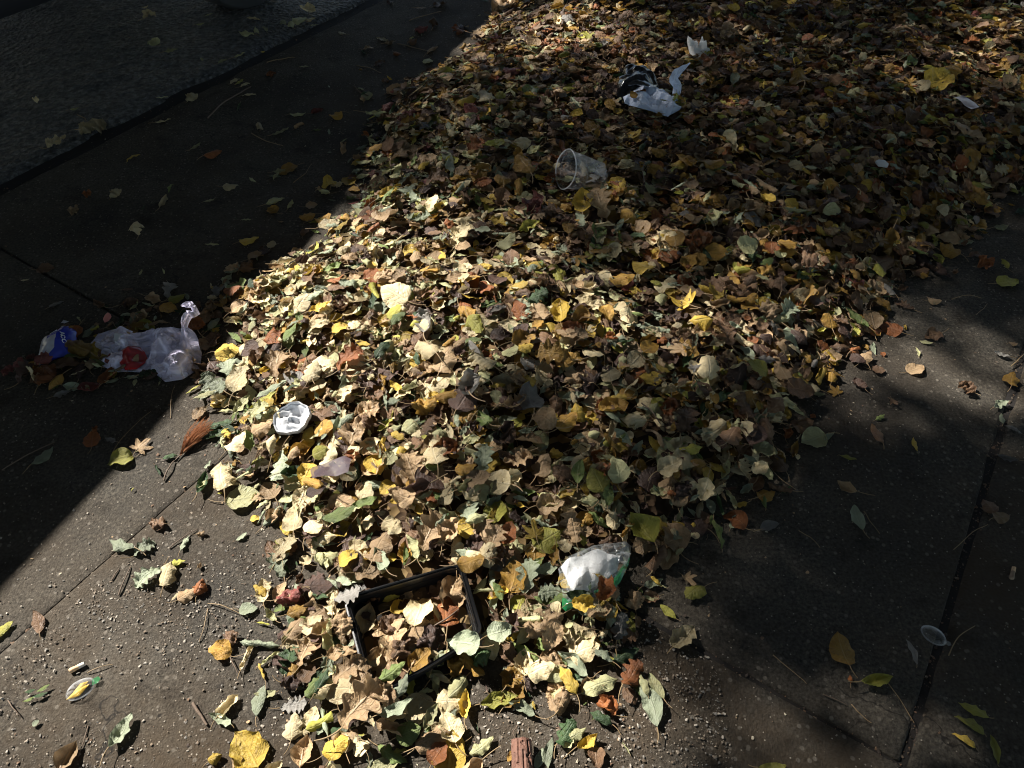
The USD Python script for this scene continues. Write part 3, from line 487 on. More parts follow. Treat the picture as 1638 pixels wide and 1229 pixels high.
# ------------------------------------------------------------------ the random leaves of the heap, dropped one after the other
def drop(n, r, late):
    x = r.uniform(-1.35, 3.0, n); y = r.uniform(.2, 4.3, n)
    P = to_px(np.stack([x, y, 0 * x], -1))
    ok = (P[:, 0] > -60) & (P[:, 0] < 1720) & (P[:, 1] < 1290) & (P[:, 1] > -90)
    ii = np.clip(((x - GX0) / CELL).astype(int), 0, GNX - 1), np.clip(((y - GY0) / CELL).astype(int), 0, GNY - 1)
    d = SD[ii]; clump = sdist(CLUMP, x, y)
    dens = np.where(d > 0, np.clip(.45 + d / .12, 0, 1), .42 * np.exp(d / .035) * np.where(P[:, 1] > 820, .45, 1) + .010 * np.exp(d / .35) * np.where(P[:, 0] > 1150, .35, 1))
    dens = np.where((d > 0) & (P[:, 1] > 1040), dens * .5, dens)
    dens = np.maximum(dens, np.where(clump > 0, .30, 0))
    ok &= r.random(n) < dens
    for k in np.nonzero(ok)[0]:
        px, py = P[k]; xx, yy = float(x[k]), float(y[k])
        if in_poly(FG['tray'], xx, yy) or in_poly(FG['tray_zone'], xx, yy): continue
        if late and any(in_poly(q, xx, yy) for q in KEEPOUT) and r.random() < .93: continue
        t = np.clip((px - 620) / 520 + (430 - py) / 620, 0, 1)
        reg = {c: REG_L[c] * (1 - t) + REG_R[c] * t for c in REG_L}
        kw = {'round_leaf': .36 + .1 * t, 'oval_leaf': .22, 'oak_leaf': .03, 'maple_leaf': .012 + .02 * t, 'narrow_leaf': .27 - .12 * t, 'crumpled_leaf': .17}
        if py > 900: kw['narrow_leaf'] += .12; kw['oval_leaf'] += .10
        if px < 700 and 130 < py < 420: kw['narrow_leaf'] += .25; kw['maple_leaf'] += .05; reg['red'] *= 2.2; reg['cream'] *= .5
        if d[k] < .05 and t < .6: kw['narrow_leaf'] += .35; reg['green'] *= 1.8; reg['dark green'] *= 1.6
        if clump[k] > 0: reg['red'] *= 3; reg['brown'] *= 2; reg['cream'] *= .3
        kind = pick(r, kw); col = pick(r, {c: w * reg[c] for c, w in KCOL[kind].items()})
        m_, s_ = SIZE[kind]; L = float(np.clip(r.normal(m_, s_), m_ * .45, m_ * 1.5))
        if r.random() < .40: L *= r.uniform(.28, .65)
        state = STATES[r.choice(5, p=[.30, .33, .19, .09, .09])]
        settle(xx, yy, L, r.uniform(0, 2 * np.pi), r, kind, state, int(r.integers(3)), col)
drop(58000, np.random.default_rng(11), False)
# ------------------------------------------------------------------ litter objects
def surf(poly, q=85):
    """Height of the leaves that a thing lying there rests on."""
    c = np.asarray(poly).mean(0); m = in_poly(poly, HXX, HYY)
    return float(np.percentile(HF[m], q)) if m.any() else float(hh(*c))
def raise_to(poly, z):
    m = in_poly(poly, HXX, HYY); HF[m] = np.maximum(HF[m], z)
def sheet_mesh(poly, zfun, cell, seed, bottom=None):
    """A sheet with the outline poly (ground coordinates) at the heights zfun(x, y, distance to rim); bottom closes it below."""
    r = np.random.default_rng(seed); poly = np.asarray(poly, float); rim = []
    for a, b in zip(poly, np.roll(poly, -1, 0)):
        n = max(1, int(np.linalg.norm(b - a) / cell)); rim += [a + (b - a) * k / n for k in range(n)]
    rim = np.array(rim); lo, hi = poly.min(0), poly.max(0)
    X, Y = np.meshgrid(np.arange(lo[0], hi[0], cell), np.arange(lo[1], hi[1], cell), indexing='ij')
    p = np.stack([X.ravel(), Y.ravel()], 1) + r.uniform(-.3, .3, (X.size, 2)) * cell
    p = p[in_poly(poly, p[:, 0], p[:, 1]) & (dist_poly(poly, p[:, 0], p[:, 1]) > cell * .5)]
    p = np.vstack([rim, p]); tri = Delaunay(p).simplices
    c = p[tri].mean(1); tri = tri[in_poly(poly, c[:, 0], c[:, 1])]
    a = p[tri]; e1, e2 = a[:, 1] - a[:, 0], a[:, 2] - a[:, 0]; ar = e1[:, 0] * e2[:, 1] - e1[:, 1] * e2[:, 0]
    tri = np.where((ar < 0)[:, None], tri[:, ::-1], tri)[np.abs(ar) > 1e-10]
    d = dist_poly(poly, p[:, 0], p[:, 1]); d[:len(rim)] = 0
    v = np.column_stack([p, zfun(p[:, 0], p[:, 1], d)])
    if bottom is not None:
        n = len(v); low = v.copy(); low[:, 2] = np.minimum(bottom(p[:, 0], p[:, 1]), v[:, 2] - .0006); k = len(rim); j = np.arange(k); q = (j + 1) % k
        side = np.vstack([np.stack([j, n + q, q], 1), np.stack([j, n + j, n + q], 1)])
        v = np.vstack([v, low]); tri = np.vstack([tri, tri[:, ::-1] + n, side])
    return v, tri
def paperlike(name, col, trans=.35, rough=.7):
    return M(name, {'g': ('geometry', {}), 'n': ('noise_texture', {'scale': 90., 'detail': 4.}), 'r': ('rgb_ramp', {'ramp': [(.3, [c * .9 for c in col]), (.7, col)]}),
        'b': ('bump', {'strength': .25, 'distance': .002}), 'p': ('principled_bsdf', {'roughness': rough, 'specular_ior_level': .35}), 't': ('translucent_bsdf', {'color': col}), 'm': ('mix_closure', {'fac': trans})},
        [('g.position', 'n.vector'), ('n.fac', 'r.fac'), ('r.color', 'p.base_color'), ('n.fac', 'b.height'), ('b.normal', 'p.normal'), ('p.BSDF', 'm.closure1'), ('t.BSDF', 'm.closure2')], 'm.closure')
whiteM = paperlike('white_tissue', (.70, .70, .695), .06); blueM = paperlike('pale_blue_paper', (.60, .68, .84), .25); tornM = paperlike('torn_white_paper', (.72, .74, .74), .3)
clearM = film('clear_film', (.62, .65, .65), .10, .1, .9, .4, .25, 50.); bagM = film('lilac_bag_film', (.78, .74, .93), .42, .09, 1., .4, .38, 15., .10); cupM = film('clear_cup_plastic', (.86, .88, .90), .03, .05, 1., .40, .10, 22., .1)
sheetM = film('thin_grey_film', (.62, .58, .64), .55, .3); stripM = film('violet_strip_film', (.085, .062, .074), .78, .55, .2, .1); greenM = film('green_printed_film', (.02, .22, .07), .62, .15)
blackM = simple('black_plastic', (.005, .005, .0055), .30, .4, bump=.15, bscale=120); blackbagM = simple('black_bag_film', (.004, .004, .005), .2, .35)
lidM = simple('crushed_white_lid', (.50, .51, .53), .4, .5, noise=40); printM = simple('blue_print', (.015, .03, .33), .25, .6); panelM = simple('packet_window', (.48, .48, .53), .25, .5, noise=25)
inkM = simple('white_ink', (.62, .64, .72), .4); darkinkM = simple('dark_ink', (.02, .02, .04), .4); redM = simple('red_wrapper', (.24, .010, .010), .25, .6, noise=60); pinkM = simple('pink_paper', (.62, .22, .18), .6)

# the black food tray, lying in the leaves: four corners, a rounded flange, ribbed walls
tq = FG['tray']; tz = float(np.percentile(HF[in_poly(tq, HXX, HYY)], 45)) + .038
tq = np.array([ground_at(*p, tz) for p in FOOT['tray']])
def tray_map(a, b, z):
    a, b = (a + 1) / 2, (b + 1) / 2
    p = (1 - a)[:, None] * (1 - b)[:, None] * tq[0] + a[:, None] * (1 - b)[:, None] * tq[1] + a[:, None] * b[:, None] * tq[2] + (1 - a)[:, None] * b[:, None] * tq[3]
    sag = .010 * np.exp(-((b - 1) / .2) ** 2) * np.sin(np.pi * a)
    return np.column_stack([p, tz + z - sag])
def rounded(scale, rad=.2, n=9):
    pts = []
    for cx, cy, a0 in ((1, -1, -90), (1, 1, 0), (-1, 1, 90), (-1, -1, 180)):
        for k in range(n):
            a = math.radians(a0 + 90 * k / (n - 1)); pts.append((cx * (1 - rad) + rad * math.cos(a), cy * (1 - rad) + rad * math.sin(a)))
    q = np.array(pts); dense = []
    for s_, e_ in zip(q, np.roll(q, -1, 0)):
        m_ = 8 if np.linalg.norm(e_ - s_) > .5 else 1
        dense += [s_ + (e_ - s_) * k / m_ for k in range(m_)]
    return np.array(dense) * scale
def rings(prof, close=False):
    vs, fs, n = [], [], None
    for i, (s_, z) in enumerate(prof):
        q = rounded(s_, .2 if s_ > .5 else .2); n = len(q); vs.append(tray_map(q[:, 0], q[:, 1], np.full(n, z)))
        if i:
            j = np.arange(n); k = (j + 1) % n; a = (i - 1) * n; b = i * n
            fs += [np.stack([a + j, a + k, b + k], 1), np.stack([a + j, b + k, b + j], 1)]
    v = np.vstack(vs)
    if close: v = np.vstack([v, v[-n:].mean(0)]); c = len(v) - 1; b = (len(prof) - 1) * n; fs.append(np.stack([b + np.arange(n), b + (np.arange(n) + 1) % n, np.full(n, c)], 1))
    return v, np.vstack(fs)
tray = thing('food_tray', 'black plastic food tray full of dry leaves at the front of the heap', 'tray', loc=(*tq.mean(0), tz - .04))
part(tray, 'rim', rings([(.985, -.014), (1.0, -.012), (1.008, -.003), (.998, .0005), (.972, .001), (.950, -.002), (.943, -.0045), (.935, -.002), (.922, -.001), (.915, -.004)]), blackM, 40, True)
part(tray, 'wall', rings([(.917, -.004), (.905, -.014), (.897, -.014), (.886, -.028), (.878, -.028), (.862, -.046), (.845, -.051)]), blackM, 25, True)
part(tray, 'outer_wall', rings([(.975, -.006), (.93, -.012), (.905, -.032), (.87, -.053)]), blackM, 40, True)
part(tray, 'base', rings([(.87, -.053), (.845, -.051), (.80, -.052), (.76, -.048), (.4, -.048)], True), blackM, 40, True)
inn = np.array([tray_map(np.array([a]), np.array([b]), np.array([0.]))[0, :2] for a, b in ((-.8, -.78), (.8, -.78), (.8, .78), (-.8, .78))])
HF[in_poly(tq, HXX, HYY)] = tz - .044; GRADX[in_poly(tq, HXX, HYY)] = 0; GRADY[in_poly(tq, HXX, HYY)] = 0
mound[in_poly(tq, HXX, HYY)] = .02
r_ = np.random.default_rng(5)
for k in range(36):
    a, b = r_.uniform(-.70, .70, 2); p = tray_map(np.array([a]), np.array([b]), np.array([0.]))[0]
    if a > .3 and b > .1 and r_.random() < .6: continue
    kind = pick(r_, {'round_leaf': 3, 'oak_leaf': 1, 'crumpled_leaf': 3, 'oval_leaf': 1, 'narrow_leaf': 1}); col = pick(r_, {c: w * REG_L[c] * (2 if c in ('tan', 'brown', 'cream') else .6) for c, w in KCOL[kind].items()})
    settle(p[0], p[1], r_.uniform(.022, .036), r_.uniform(0, 6.28), r_, kind, STATES[r_.integers(1, 3)], int(r_.integers(3)), col, tilt=.25)
for (x, y, L, a, kind, col, state) in heroes(TRAYFILL):
    q = ground_at(x, y, tz - .024); e = ground_at(x + L / 2 * math.cos(math.radians(a)), y - L / 2 * math.sin(math.radians(a)), tz - .024); dv = e - q
    settle(q[0], q[1], min(2.5 * np.linalg.norm(dv), .09), math.atan2(dv[1], dv[0]), r_, kind, state, int(r_.integers(3)), col, tilt=.22, hero='tray', z=max(float(hh(*q)), tz - .038))

for (x, y, L, a, kind, col, state) in heroes('''575 1078 50 100 K tan w|588 1108 54 20 R cream w|612 1116 46 150 C tan w|640 1098 40 60 O grey-green w|556 950 44 10 K grey f|548 1000 34 80 C tan w|742 1034 46 170 R grey-green w'''):
    q = ground_at(x, y, tz + .004); e = ground_at(x + L / 2 * math.cos(math.radians(a)), y - L / 2 * math.sin(math.radians(a)), tz); dv = e - q
    settle(q[0], q[1], min(2.2 * np.linalg.norm(dv), .09), math.atan2(dv[1], dv[0]), r_, kind, state, int(r_.integers(3)), col, tilt=.16, hero='seen', z=tz + .002)
# crushed white lid
z0 = surf(FG['lid'], 85); c0 = ground_at(468, 671, z0 + .008); R0 = .0385
lid = thing('crushed_lid', 'crushed white round lid lying on the left side of the sunlit heap', 'lid', loc=(*c0, z0))
TILT = Rotation.from_euler('xy', [14, -6], degrees=True).as_matrix()
def disc(rr, zf, n=56):
    a = np.arange(n) / n * 2 * np.pi; v, f = [], []
    for i, q in enumerate(rr):
        wob = 1 + .06 * np.sin(2 * a + .6) + .035 * np.sin(5 * a) + .02 * np.sin(11 * a + 1)
        v.append(np.column_stack([q * wob * np.cos(a), q * wob * np.sin(a), zf(q, a)]))
        if i:
            j = np.arange(n); k = (j + 1) % n; f += [np.stack([(i - 1) * n + j, i * n + k, (i - 1) * n + k], 1), np.stack([(i - 1) * n + j, i * n + j, i * n + k], 1)]
    return np.vstack(v), np.vstack(f)
rl = np.random.default_rng(3)
def lidz(q, a):
    x, y = q * np.cos(a), q * np.sin(a); w = np.clip((R0 * .86 - q) / (R0 * .4), 0, 1)
    return .006 - .004 * w + w * (.019 * crease(x + .01, y, np.random.default_rng(17), 7, 70, 330) + .004 * np.sin(2 * a + 1))
v, f = disc(np.linspace(.0006, R0 * .88, 26), lidz); part(lid, 'crushed_top', (v @ TILT.T + [0, 0, .008], f[:, ::-1]), lidM, 22)
v, f = disc([R0 * .86, R0 * .88, R0 * .91, R0 * .95, R0 * .985, R0, R0 * .99], lambda q, a: np.interp(q, [R0 * .86, R0 * .88, R0 * .91, R0 * .95, R0 * .985, R0], [.0045, .0060, .0095, .0105, .008, .0015]) + .0015 * np.sin(2 * a)); part(lid, 'rim', (v @ TILT.T + [0, 0, .008], f[:, ::-1]), lidM, 40)
raise_to(FG['lid'], z0 + .012)

# tissue in a clear wrapper
z0 = surf(FG['wrap'], 88)
pw = np.array([ground_at(*p, z0 + .004) for p in FOOT['wrap']]); pn = np.array([ground_at(*p, z0 + .014) for p in FOOT['napkin']])
wr = thing('wrapped_tissue', 'white crumpled tissue in a clear wrapper with green print, right of the tray', 'wrapper', loc=(*pw.mean(0), z0))
rs = np.random.default_rng(21); cA = crease
def napz(x, y, d): return z0 + .012 + .017 * (1 - np.exp(-d / .018)) + .009 * crease(x, y, np.random.default_rng(4), 9, 80, 380)
def wrapz(x, y, d): return z0 + .004 + .033 * (1 - np.exp(-d / .018)) + .0050 * crease(x, y, np.random.default_rng(9), 8, 45, 260) * np.clip(d / .006, .3, 1)
part(wr, 'tissue', sheet_mesh(pn, napz, .0035, 1, bottom=lambda x, y: z0 + .008 + 0 * x), whiteM, 12, True)
part(wr, 'clear_film', sheet_mesh(pw, wrapz, .0035, 2), clearM, 25, True)
for poly in ([(899, 955), (918, 962), (925, 970), (905, 978), (899, 972)], [(950, 945), (975, 935), (996, 905), (1008, 890), (1005, 905), (992, 932), (975, 950), (955, 954)]):
    part(wr, 'green_print', sheet_mesh(np.array([ground_at(*p, z0 + .01) for p in poly]), lambda x, y, d: z0 + .009 + .012 * (1 - np.exp(-d / .01)) + .003 * crease(x, y, np.random.default_rng(9), 6, 45, 200), .004, 3), greenM, 25, True)
a = ground_at(1000, 885, z0 + .02); b = ground_at(1004, 868, z0 + .03)
part(wr, 'twisted_end', sheet_mesh(np.array([ground_at(*p, z0 + .03) for p in [(985, 884), (1000, 866), (1006, 868), (1010, 885), (1000, 905)]]), lambda x, y, d: z0 + .024 + .012 * crease(x, y, np.random.default_rng(2), 5, 120, 300), .003, 4), clearM, 20, True)
raise_to(pw, z0 + .02)

# black bag with the pale blue sheet in front of it
zb = surf(FG['black_bag'], 70); pb = np.array([ground_at(*p, zb + .02) for p in FOOT['black_bag']])
bb = thing('black_bag', 'crumpled shiny black plastic bag in the shaded back of the heap', 'bag', loc=(*pb.mean(0), zb))
part(bb, 'body', sheet_mesh(pb, lambda x, y, d: zb - .01 + .075 * (1 - np.exp(-d / .05)) + .026 * crease(x, y, np.random.default_rng(14), 10, 25, 240) * np.clip(d / .02, .2, 1), .0045, 5, bottom=lambda x, y: zb - .02 + 0 * x), blackbagM, 22, True)
part(bb, 'torn_flap', sheet_mesh(np.array([ground_at(*p, zb + .03) for p in [(1001, 141), (1030, 134), (1052, 139), (1046, 146), (1010, 148)]]), lambda x, y, d: zb + .045 + .012 * crease(x, y, np.random.default_rng(24), 6, 40, 170), .006, 6), blackbagM, 22, True)
zs = surf(FG['blue_sheet'], 80); ps = np.array([ground_at(*p, zs + .012) for p in FOOT['blue_sheet']])
bs = thing('pale_blue_sheet', 'pale blue creased paper sheet in front of the shiny black bag', 'paper sheet', loc=(*ps.mean(0), zs))
part(bs, 'sheet', sheet_mesh(ps, lambda x, y, d: zs + .008 + .022 * (1 - np.exp(-d / .05)) + .017 * crease(x, y, np.random.default_rng(31), 8, 55, 260), .0045, 7, bottom=lambda x, y: zs + 0 * x), blueM, 12, True)
def ribbon(path, half, seed):
    path = np.asarray(path, float); half = np.asarray(half, float); n = 16; q = np.linspace(0, 1, n); k = np.linspace(0, 1, len(path))
    P = np.stack([np.interp(q, k, path[:, i]) for i in range(3)], 1); P = gaussian_filter(P, (.8, 0), mode='nearest'); w = np.interp(q, k, half)
    t = np.gradient(P, axis=0); side = np.cross(t, [0, 1., .25]); side /= np.linalg.norm(side, axis=1, keepdims=True)
    m = 7; u = np.linspace(-1, 1, m); nrm = np.cross(side, t); nrm /= np.linalg.norm(nrm, axis=1, keepdims=True)
    r = np.random.default_rng(seed); V_ = P[:, None] + side[:, None] * (u[None, :, None] * w[:, None, None]) + nrm[:, None] * (.35 * (u[None, :, None] ** 2) * w[:, None, None] + r.normal(0, .0022, (n, m, 1)))
    i = (np.arange(n - 1)[:, None] * m + np.arange(m - 1)[None]).ravel()
    f = np.vstack([np.stack([i, i + m, i + m + 1], 1), np.stack([i, i + m + 1, i + 1], 1)])
    return V_.reshape(-1, 3), f
b0 = np.append(ground_at(1082, 153, zs + .015), zs + .015)
part(bs, 'upright_strip', ribbon([b0, b0 + [.004, .015, .020], b0 + [-.014, .02, .040], b0 + [.000, .025, .062], b0 + [.036, .03, .092]], [.014, .013, .015, .015, .001], 3), blueM, 30, True)
raise_to(ps, zs + .02)

# torn white paper
z0 = surf(FG['torn_paper'], 75) + .004; pt = np.array([ground_at(*p, z0) for p in FOOT['torn_paper']])
tp = thing('torn_paper', 'torn white paper scrap standing on leaves behind the black bag', 'paper scrap', loc=(*pt.mean(0), z0))
part(tp, 'scrap', sheet_mesh(pt, lambda x, y, d: z0 + .014 * crease(x, y, np.random.default_rng(6), 7, 60, 240) + .18 * (y - pt[:, 1].min()), .006, 8, bottom=lambda x, y: z0 + .18 * (y - pt[:, 1].min()) - .02), tornM, 24, True)

# clear cup lying on its side: frustum along its axis, mouth to the left
zc = surf(FG['cup'], 40) - .012; mouth = np.append(ground_at(905, 271, zc + .056), zc + .056); tail = np.append(ground_at(968, 284, zc + .032), zc + .032)
ax = tail - mouth; Lc = np.linalg.norm(ax) * 1.0; ax /= np.linalg.norm(ax); ax = ax + [.0, .28, -.16]; ax /= np.linalg.norm(ax)
e1 = np.cross(ax, [0, 0, 1.]); e1 /= np.linalg.norm(e1); e2 = np.cross(e1, ax)
def cupmesh(prof, n=48, dent=0.):
    a = np.arange(n) / n * 2 * np.pi; v, f = [], []
    for i, (q, rad) in enumerate(prof):
        dd = 1 - dent * np.exp(-((a - 4.2) / .8) ** 2) * np.sin(np.pi * np.clip(q / Lc, 0, 1)) - .5 * dent * np.exp(-((a - 1.2) / .5) ** 2) * np.clip(q / Lc, 0, 1)
        v.append(mouth + ax * q + (rad * dd * (1 + .07 * np.sin(2 * a + 9 * q / Lc)) * np.cos(a))[:, None] * e1 + (rad * .86 * dd * np.sin(a))[:, None] * e2)
        if i: j = np.arange(n); k = (j + 1) % n; f += [np.stack([(i - 1) * n + j, (i - 1) * n + k, i * n + k], 1), np.stack([(i - 1) * n + j, i * n + k, i * n + j], 1)]
    return np.vstack(v), np.vstack(f)
cup = thing('plastic_cup', 'clear plastic cup lying on its side in the shaded heap', 'cup', loc=mouth)
part(cup, 'wall', cupmesh([(Lc * q, .061 - .019 * q) for q in np.linspace(0, 1, 12)], dent=.62), cupM, 50, True)
v, f = tube([mouth + .0615 * ((1 + .07 * math.sin(2 * a)) * math.cos(a) * e1 + .86 * math.sin(a) * e2) for a in np.linspace(0, 2 * np.pi, 49)], 0.0017, 6); part(cup, 'rolled_rim', (v, f), film('cup_rim_plastic', (.86, .88, .9), .3, .06, 1.), 60, True)
part(cup, 'base', cupmesh([(Lc, .042), (Lc + .002, .039), (Lc - .004, .034), (Lc - .005, .001)], dent=.2), cupM, 40, True)
raise_to(FG['cup'], zc + .005)

# lilac bag, knotted, with a red wrapper inside
zg = surf(FG['bag'], 55); pg = np.array([ground_at(*p, zg + .012) for p in FOOT['bag']])
pbag = thing('plastic_bag', 'crumpled see-through lilac plastic bag with red wrapper inside, on the pavement left of the heap', 'plastic bag', loc=(*pg.mean(0), zg))
cR = ground_at(298, 560, zg + .03)
def bagz(x, y, d):
    lump = .030 * np.exp(-(((x - cR[0]) / .05) ** 2 + ((y - cR[1]) / .06) ** 2))
    return zg + .003 + .026 * (1 - np.exp(-d / .03)) + lump * np.clip(d / .03, 0, 1) + .030 * crease(x, y, np.random.default_rng(41), 12, 40, 420) * np.clip(d / .012, .25, 1)
part(pbag, 'film', sheet_mesh(pg, bagz, .0036, 9, bottom=lambda x, y: zg + .001 + 0 * x), bagM, 22, True)
part(pbag, 'red_wrapper', sheet_mesh(np.array([ground_at(*p, zg + .03) for p in [(182, 560), (200, 545), (212, 541), (228, 556), (232, 566), (214, 580), (195, 582), (186, 572)]]), lambda x, y, d: zg + .016 + .012 * (1 - np.exp(-d / .012)) + .012 * crease(x, y, np.random.default_rng(8), 8, 50, 260), .004, 10, bottom=lambda x, y: zg + .008 + 0 * x), redM, 24, True)
part(pbag, 'white_wrapper', sheet_mesh(np.array([ground_at(*p, zg + .03) for p in [(183, 545), (184, 535), (200, 538), (204, 548), (190, 552)]]), lambda x, y, d: zg + .034 + .006 * crease(x, y, np.random.default_rng(18), 6, 40, 200), .004, 11, bottom=lambda x, y: zg + .024 + 0 * x), tornM, 24, True)
h0 = np.append(ground_at(300, 540, zg + .045), zg + .045)
part(pbag, 'knotted_handle', ribbon([h0 + [0, -.03, -.012], h0, h0 + [-.006, .012, .022], h0 + [.002, .022, .040], h0 + [.024, .030, .052], h0 + [.012, .045, .062], h0 + [-.012, .045, .056]], [.030, .024, .007, .011, .016, .015, .004], 12), bagM, 35, True)
raise_to(pg, zg + .008)

# blue printed packet
zp = surf(FG['packet'], 60) + .004; pp = np.array([ground_at(*p, zp + .018) for p in FOOT['packet']])
pk = thing('blue_packet', 'small torn blue and white printed packet at the left edge, beside red leaves', 'packet', loc=(*pp.mean(0), zp))
def packz(x, y, extra=0.):
    d = np.where(in_poly(pp, x, y), dist_poly(pp, x, y), 0)
    return zp + .003 + .026 * (1 - np.exp(-d / .02)) + .0045 * crease(x, y, np.random.default_rng(51), 6, 40, 190) + extra
part(pk, 'packet_body', sheet_mesh(pp, lambda x, y, d: packz(x, y), .004, 12, bottom=lambda x, y: zp + 0 * x), printM, 26, True)
G = lambda pts, up=.02: np.array([ground_at(*p, zp + up) for p in pts])
part(pk, 'white_panel', sheet_mesh(G([(62.5, 540), (74, 532), (75.5, 543), (90, 535), (90.5, 541), (86.5, 555), (72, 567), (59, 577), (59, 553)]), lambda x, y, d: packz(x, y, .0012), .004, 13), panelM, 26, True)
part(pk, 'white_corner', sheet_mesh(G([(96.5, 517.5), (103, 517), (97.5, 522)]), lambda x, y, d: packz(x, y, .0012), .003, 14), inkM, 26, True)
part(pk, 'torn_top', sheet_mesh(G([(97, 516), (101, 512), (111, 515), (103, 517)], .03), lambda x, y, d: zp + .030 + .004 * crease(x, y, np.random.default_rng(5), 4, 40, 200), .003, 15), panelM, 26, True)
def lettering(text, px0, px1, hpx, name, m):
    """Letters on the packet along the photo line px0 to px1, following its surface."""
    t = meshkit.text_mesh(text, 1.0, .05, bold=True); v = np.array(t.vertices); w = v[:, 0].max()
    a, b = np.array(px0, float), np.array(px1, float); d = (b - a) / np.linalg.norm(b - a); up = np.array([d[1], -d[0]])
    px = a + np.outer(v[:, 0] / w * np.linalg.norm(b - a), d) + np.outer(v[:, 1] * hpx, up)
    g2 = np.array([ground_at(*p, zp + .02) for p in px])
    part(pk, name, (np.column_stack([g2, packz(g2[:, 0], g2[:, 1], .0016) + v[:, 2] * .012]), t.faces), m, False, True)
lettering('ISI', (80, 535), (91, 528), 7, 'lettering', inkM)
lettering('ACC', (96, 531), (100, 548), 6, 'lettering', inkM)
lettering('..', (64, 549), (69, 553), 5, 'lettering', darkinkM)
raise_to(pp, zp + .01)

# thin film scrap at the right, violet strip in the heap
z0 = surf(FG['sheet'], 85) + .01; p0 = np.array([ground_at(*p, z0) for p in FOOT['sheet']])
o = thing('film_scrap', 'thin greyish plastic film scrap on the shaded leaves at upper right', 'plastic scrap', loc=(*p0.mean(0), z0)); part(o, 'film', sheet_mesh(p0, lambda x, y, d: z0 + .006 + .010 * crease(x, y, np.random.default_rng(61), 5, 20, 100), .006, 16), sheetM, 25, True)
z0 = surf(FG['strip'], 85) + .006; p0 = np.array([ground_at(*p, z0) for p in FOOT['strip']])
o = thing('plastic_strip', 'translucent violet plastic strip among sunlit leaves, below right of the white lid', 'plastic strip', loc=(*p0.mean(0), z0)); part(o, 'film', sheet_mesh(p0, lambda x, y, d: z0 + .004 + .006 * crease(x, y, np.random.default_rng(62), 6, 40, 160), .004, 17), stripM, 25, True); raise_to(FG['strip'], z0 + .004)
# small scraps
for (x, y, w, label, m, name) in ((172, 510, 14, 'small crumpled pink paper scrap above the lilac bag', pinkM, 'paper_scrap'), (1411, 263, 20, 'small jagged white plastic scrap in the dark right part of the heap', tornM, 'plastic_scrap'),
                                  (608, 992, 9, 'tiny white paper bit among the leaves inside the tray', whiteM, 'paper_scrap')):
    z0 = float(hh(*at_px(x, y))) + .004; c = ground_at(x, y, z0); s_ = w / 1237 * math.hypot(c[1], EYE) * .5
    a_ = np.linspace(0, 2 * np.pi, 8)[:-1]; rr = np.random.default_rng(int(x)); pol = np.stack([c[0] + s_ * rr.uniform(.6, 1.1, 7) * np.cos(a_), c[1] + s_ * rr.uniform(.8, 1.6, 7) * np.sin(a_)], 1)
    o = thing(name, label, 'scrap', loc=(*c, z0)); part(o, 'scrap', sheet_mesh(pol, lambda X, Y, d: z0 + .004 + .006 * crease(X, Y, np.random.default_rng(5), 4, 60, 200), .003, 18, bottom=lambda X, Y: z0 + 0 * X), m, 25, True)
# clear blister with a yellow leaf piece, and the empty one at the right
def blister(x, y, rx, ry, rot, name, label, filled):
    c = ground_at(x, y, .004); k = math.hypot(c[1], EYE) / FPX * 1.02; a = np.linspace(0, 2 * np.pi, 41)
    sy = EYE / math.hypot(c[1], EYE); ca, sa = math.cos(math.radians(rot)), math.sin(math.radians(rot))
    def loc(u, w, z): return np.column_stack([c[0] + k * (rx * u * ca - ry * w * sa), c[1] + k * (rx * u * sa + ry * w * ca) / sy, .003 + z + 0 * np.asarray(u)])
    o = thing(name, label, 'plastic capsule', loc=(*c, 0))
    v, f = tube(loc(np.cos(a), np.sin(a), 0 * a + .002), .0013, 6); part(o, 'rim', (v, f), cupM, 60, True)
    vs, fs = [], []; n = 40; aa = np.arange(n) / n * 2 * np.pi; pr = np.linspace(0, 1, 8)
    for i, q in enumerate(pr):
        vs.append(loc((1 - q) * np.cos(aa), (1 - q) * np.sin(aa), .002 + .012 * np.sqrt(1 - (1 - q) ** 2 + 1e-9) + 0 * aa))
        if i: j = np.arange(n); kk = (j + 1) % n; fs += [np.stack([(i - 1) * n + j, (i - 1) * n + kk, i * n + kk], 1), np.stack([(i - 1) * n + j, i * n + kk, i * n + j], 1)]
    part(o, 'dome', (np.vstack(vs), np.vstack(fs)), cupM, 60, True)
    q = loc(np.array([.8, 1.25, 1.45, 1.35, .9]), np.array([-.25, -.35, 0, .35, .35]), 0)[:, :2]
    part(o, 'tab', sheet_mesh(q, lambda X, Y, d: .006 + .002 * crease(X, Y, np.random.default_rng(2), 4, 100, 300), .003, 19), greenM if filled else cupM, 30, True)
    if filled:
        for dx, dw, L in ((-.15, -.1, .9), (.1, .3, .6)):
            q = loc(np.array([dx - L, dx, dx + L * .9, dx]), np.array([dw - .25, dw - .55, dw + .1, dw + .3]), 0)[:, :2]
            part(o, 'yellow_insert', sheet_mesh(q, lambda X, Y, d: .006 + .003 * (1 - np.exp(-d / .004)), .002, 20, bottom=lambda X, Y: .004 + 0 * X), LM['yellow'], 40, True)
blister(129, 1103, 19, 13, 32, 'clear_capsule', 'clear oval plastic capsule holding a yellow piece, on the sunlit gritty slab', True)
blister(1493, 1017, 17, 12, -35, 'clear_capsule', 'empty clear oval plastic capsule on the dark slab at lower right', False)
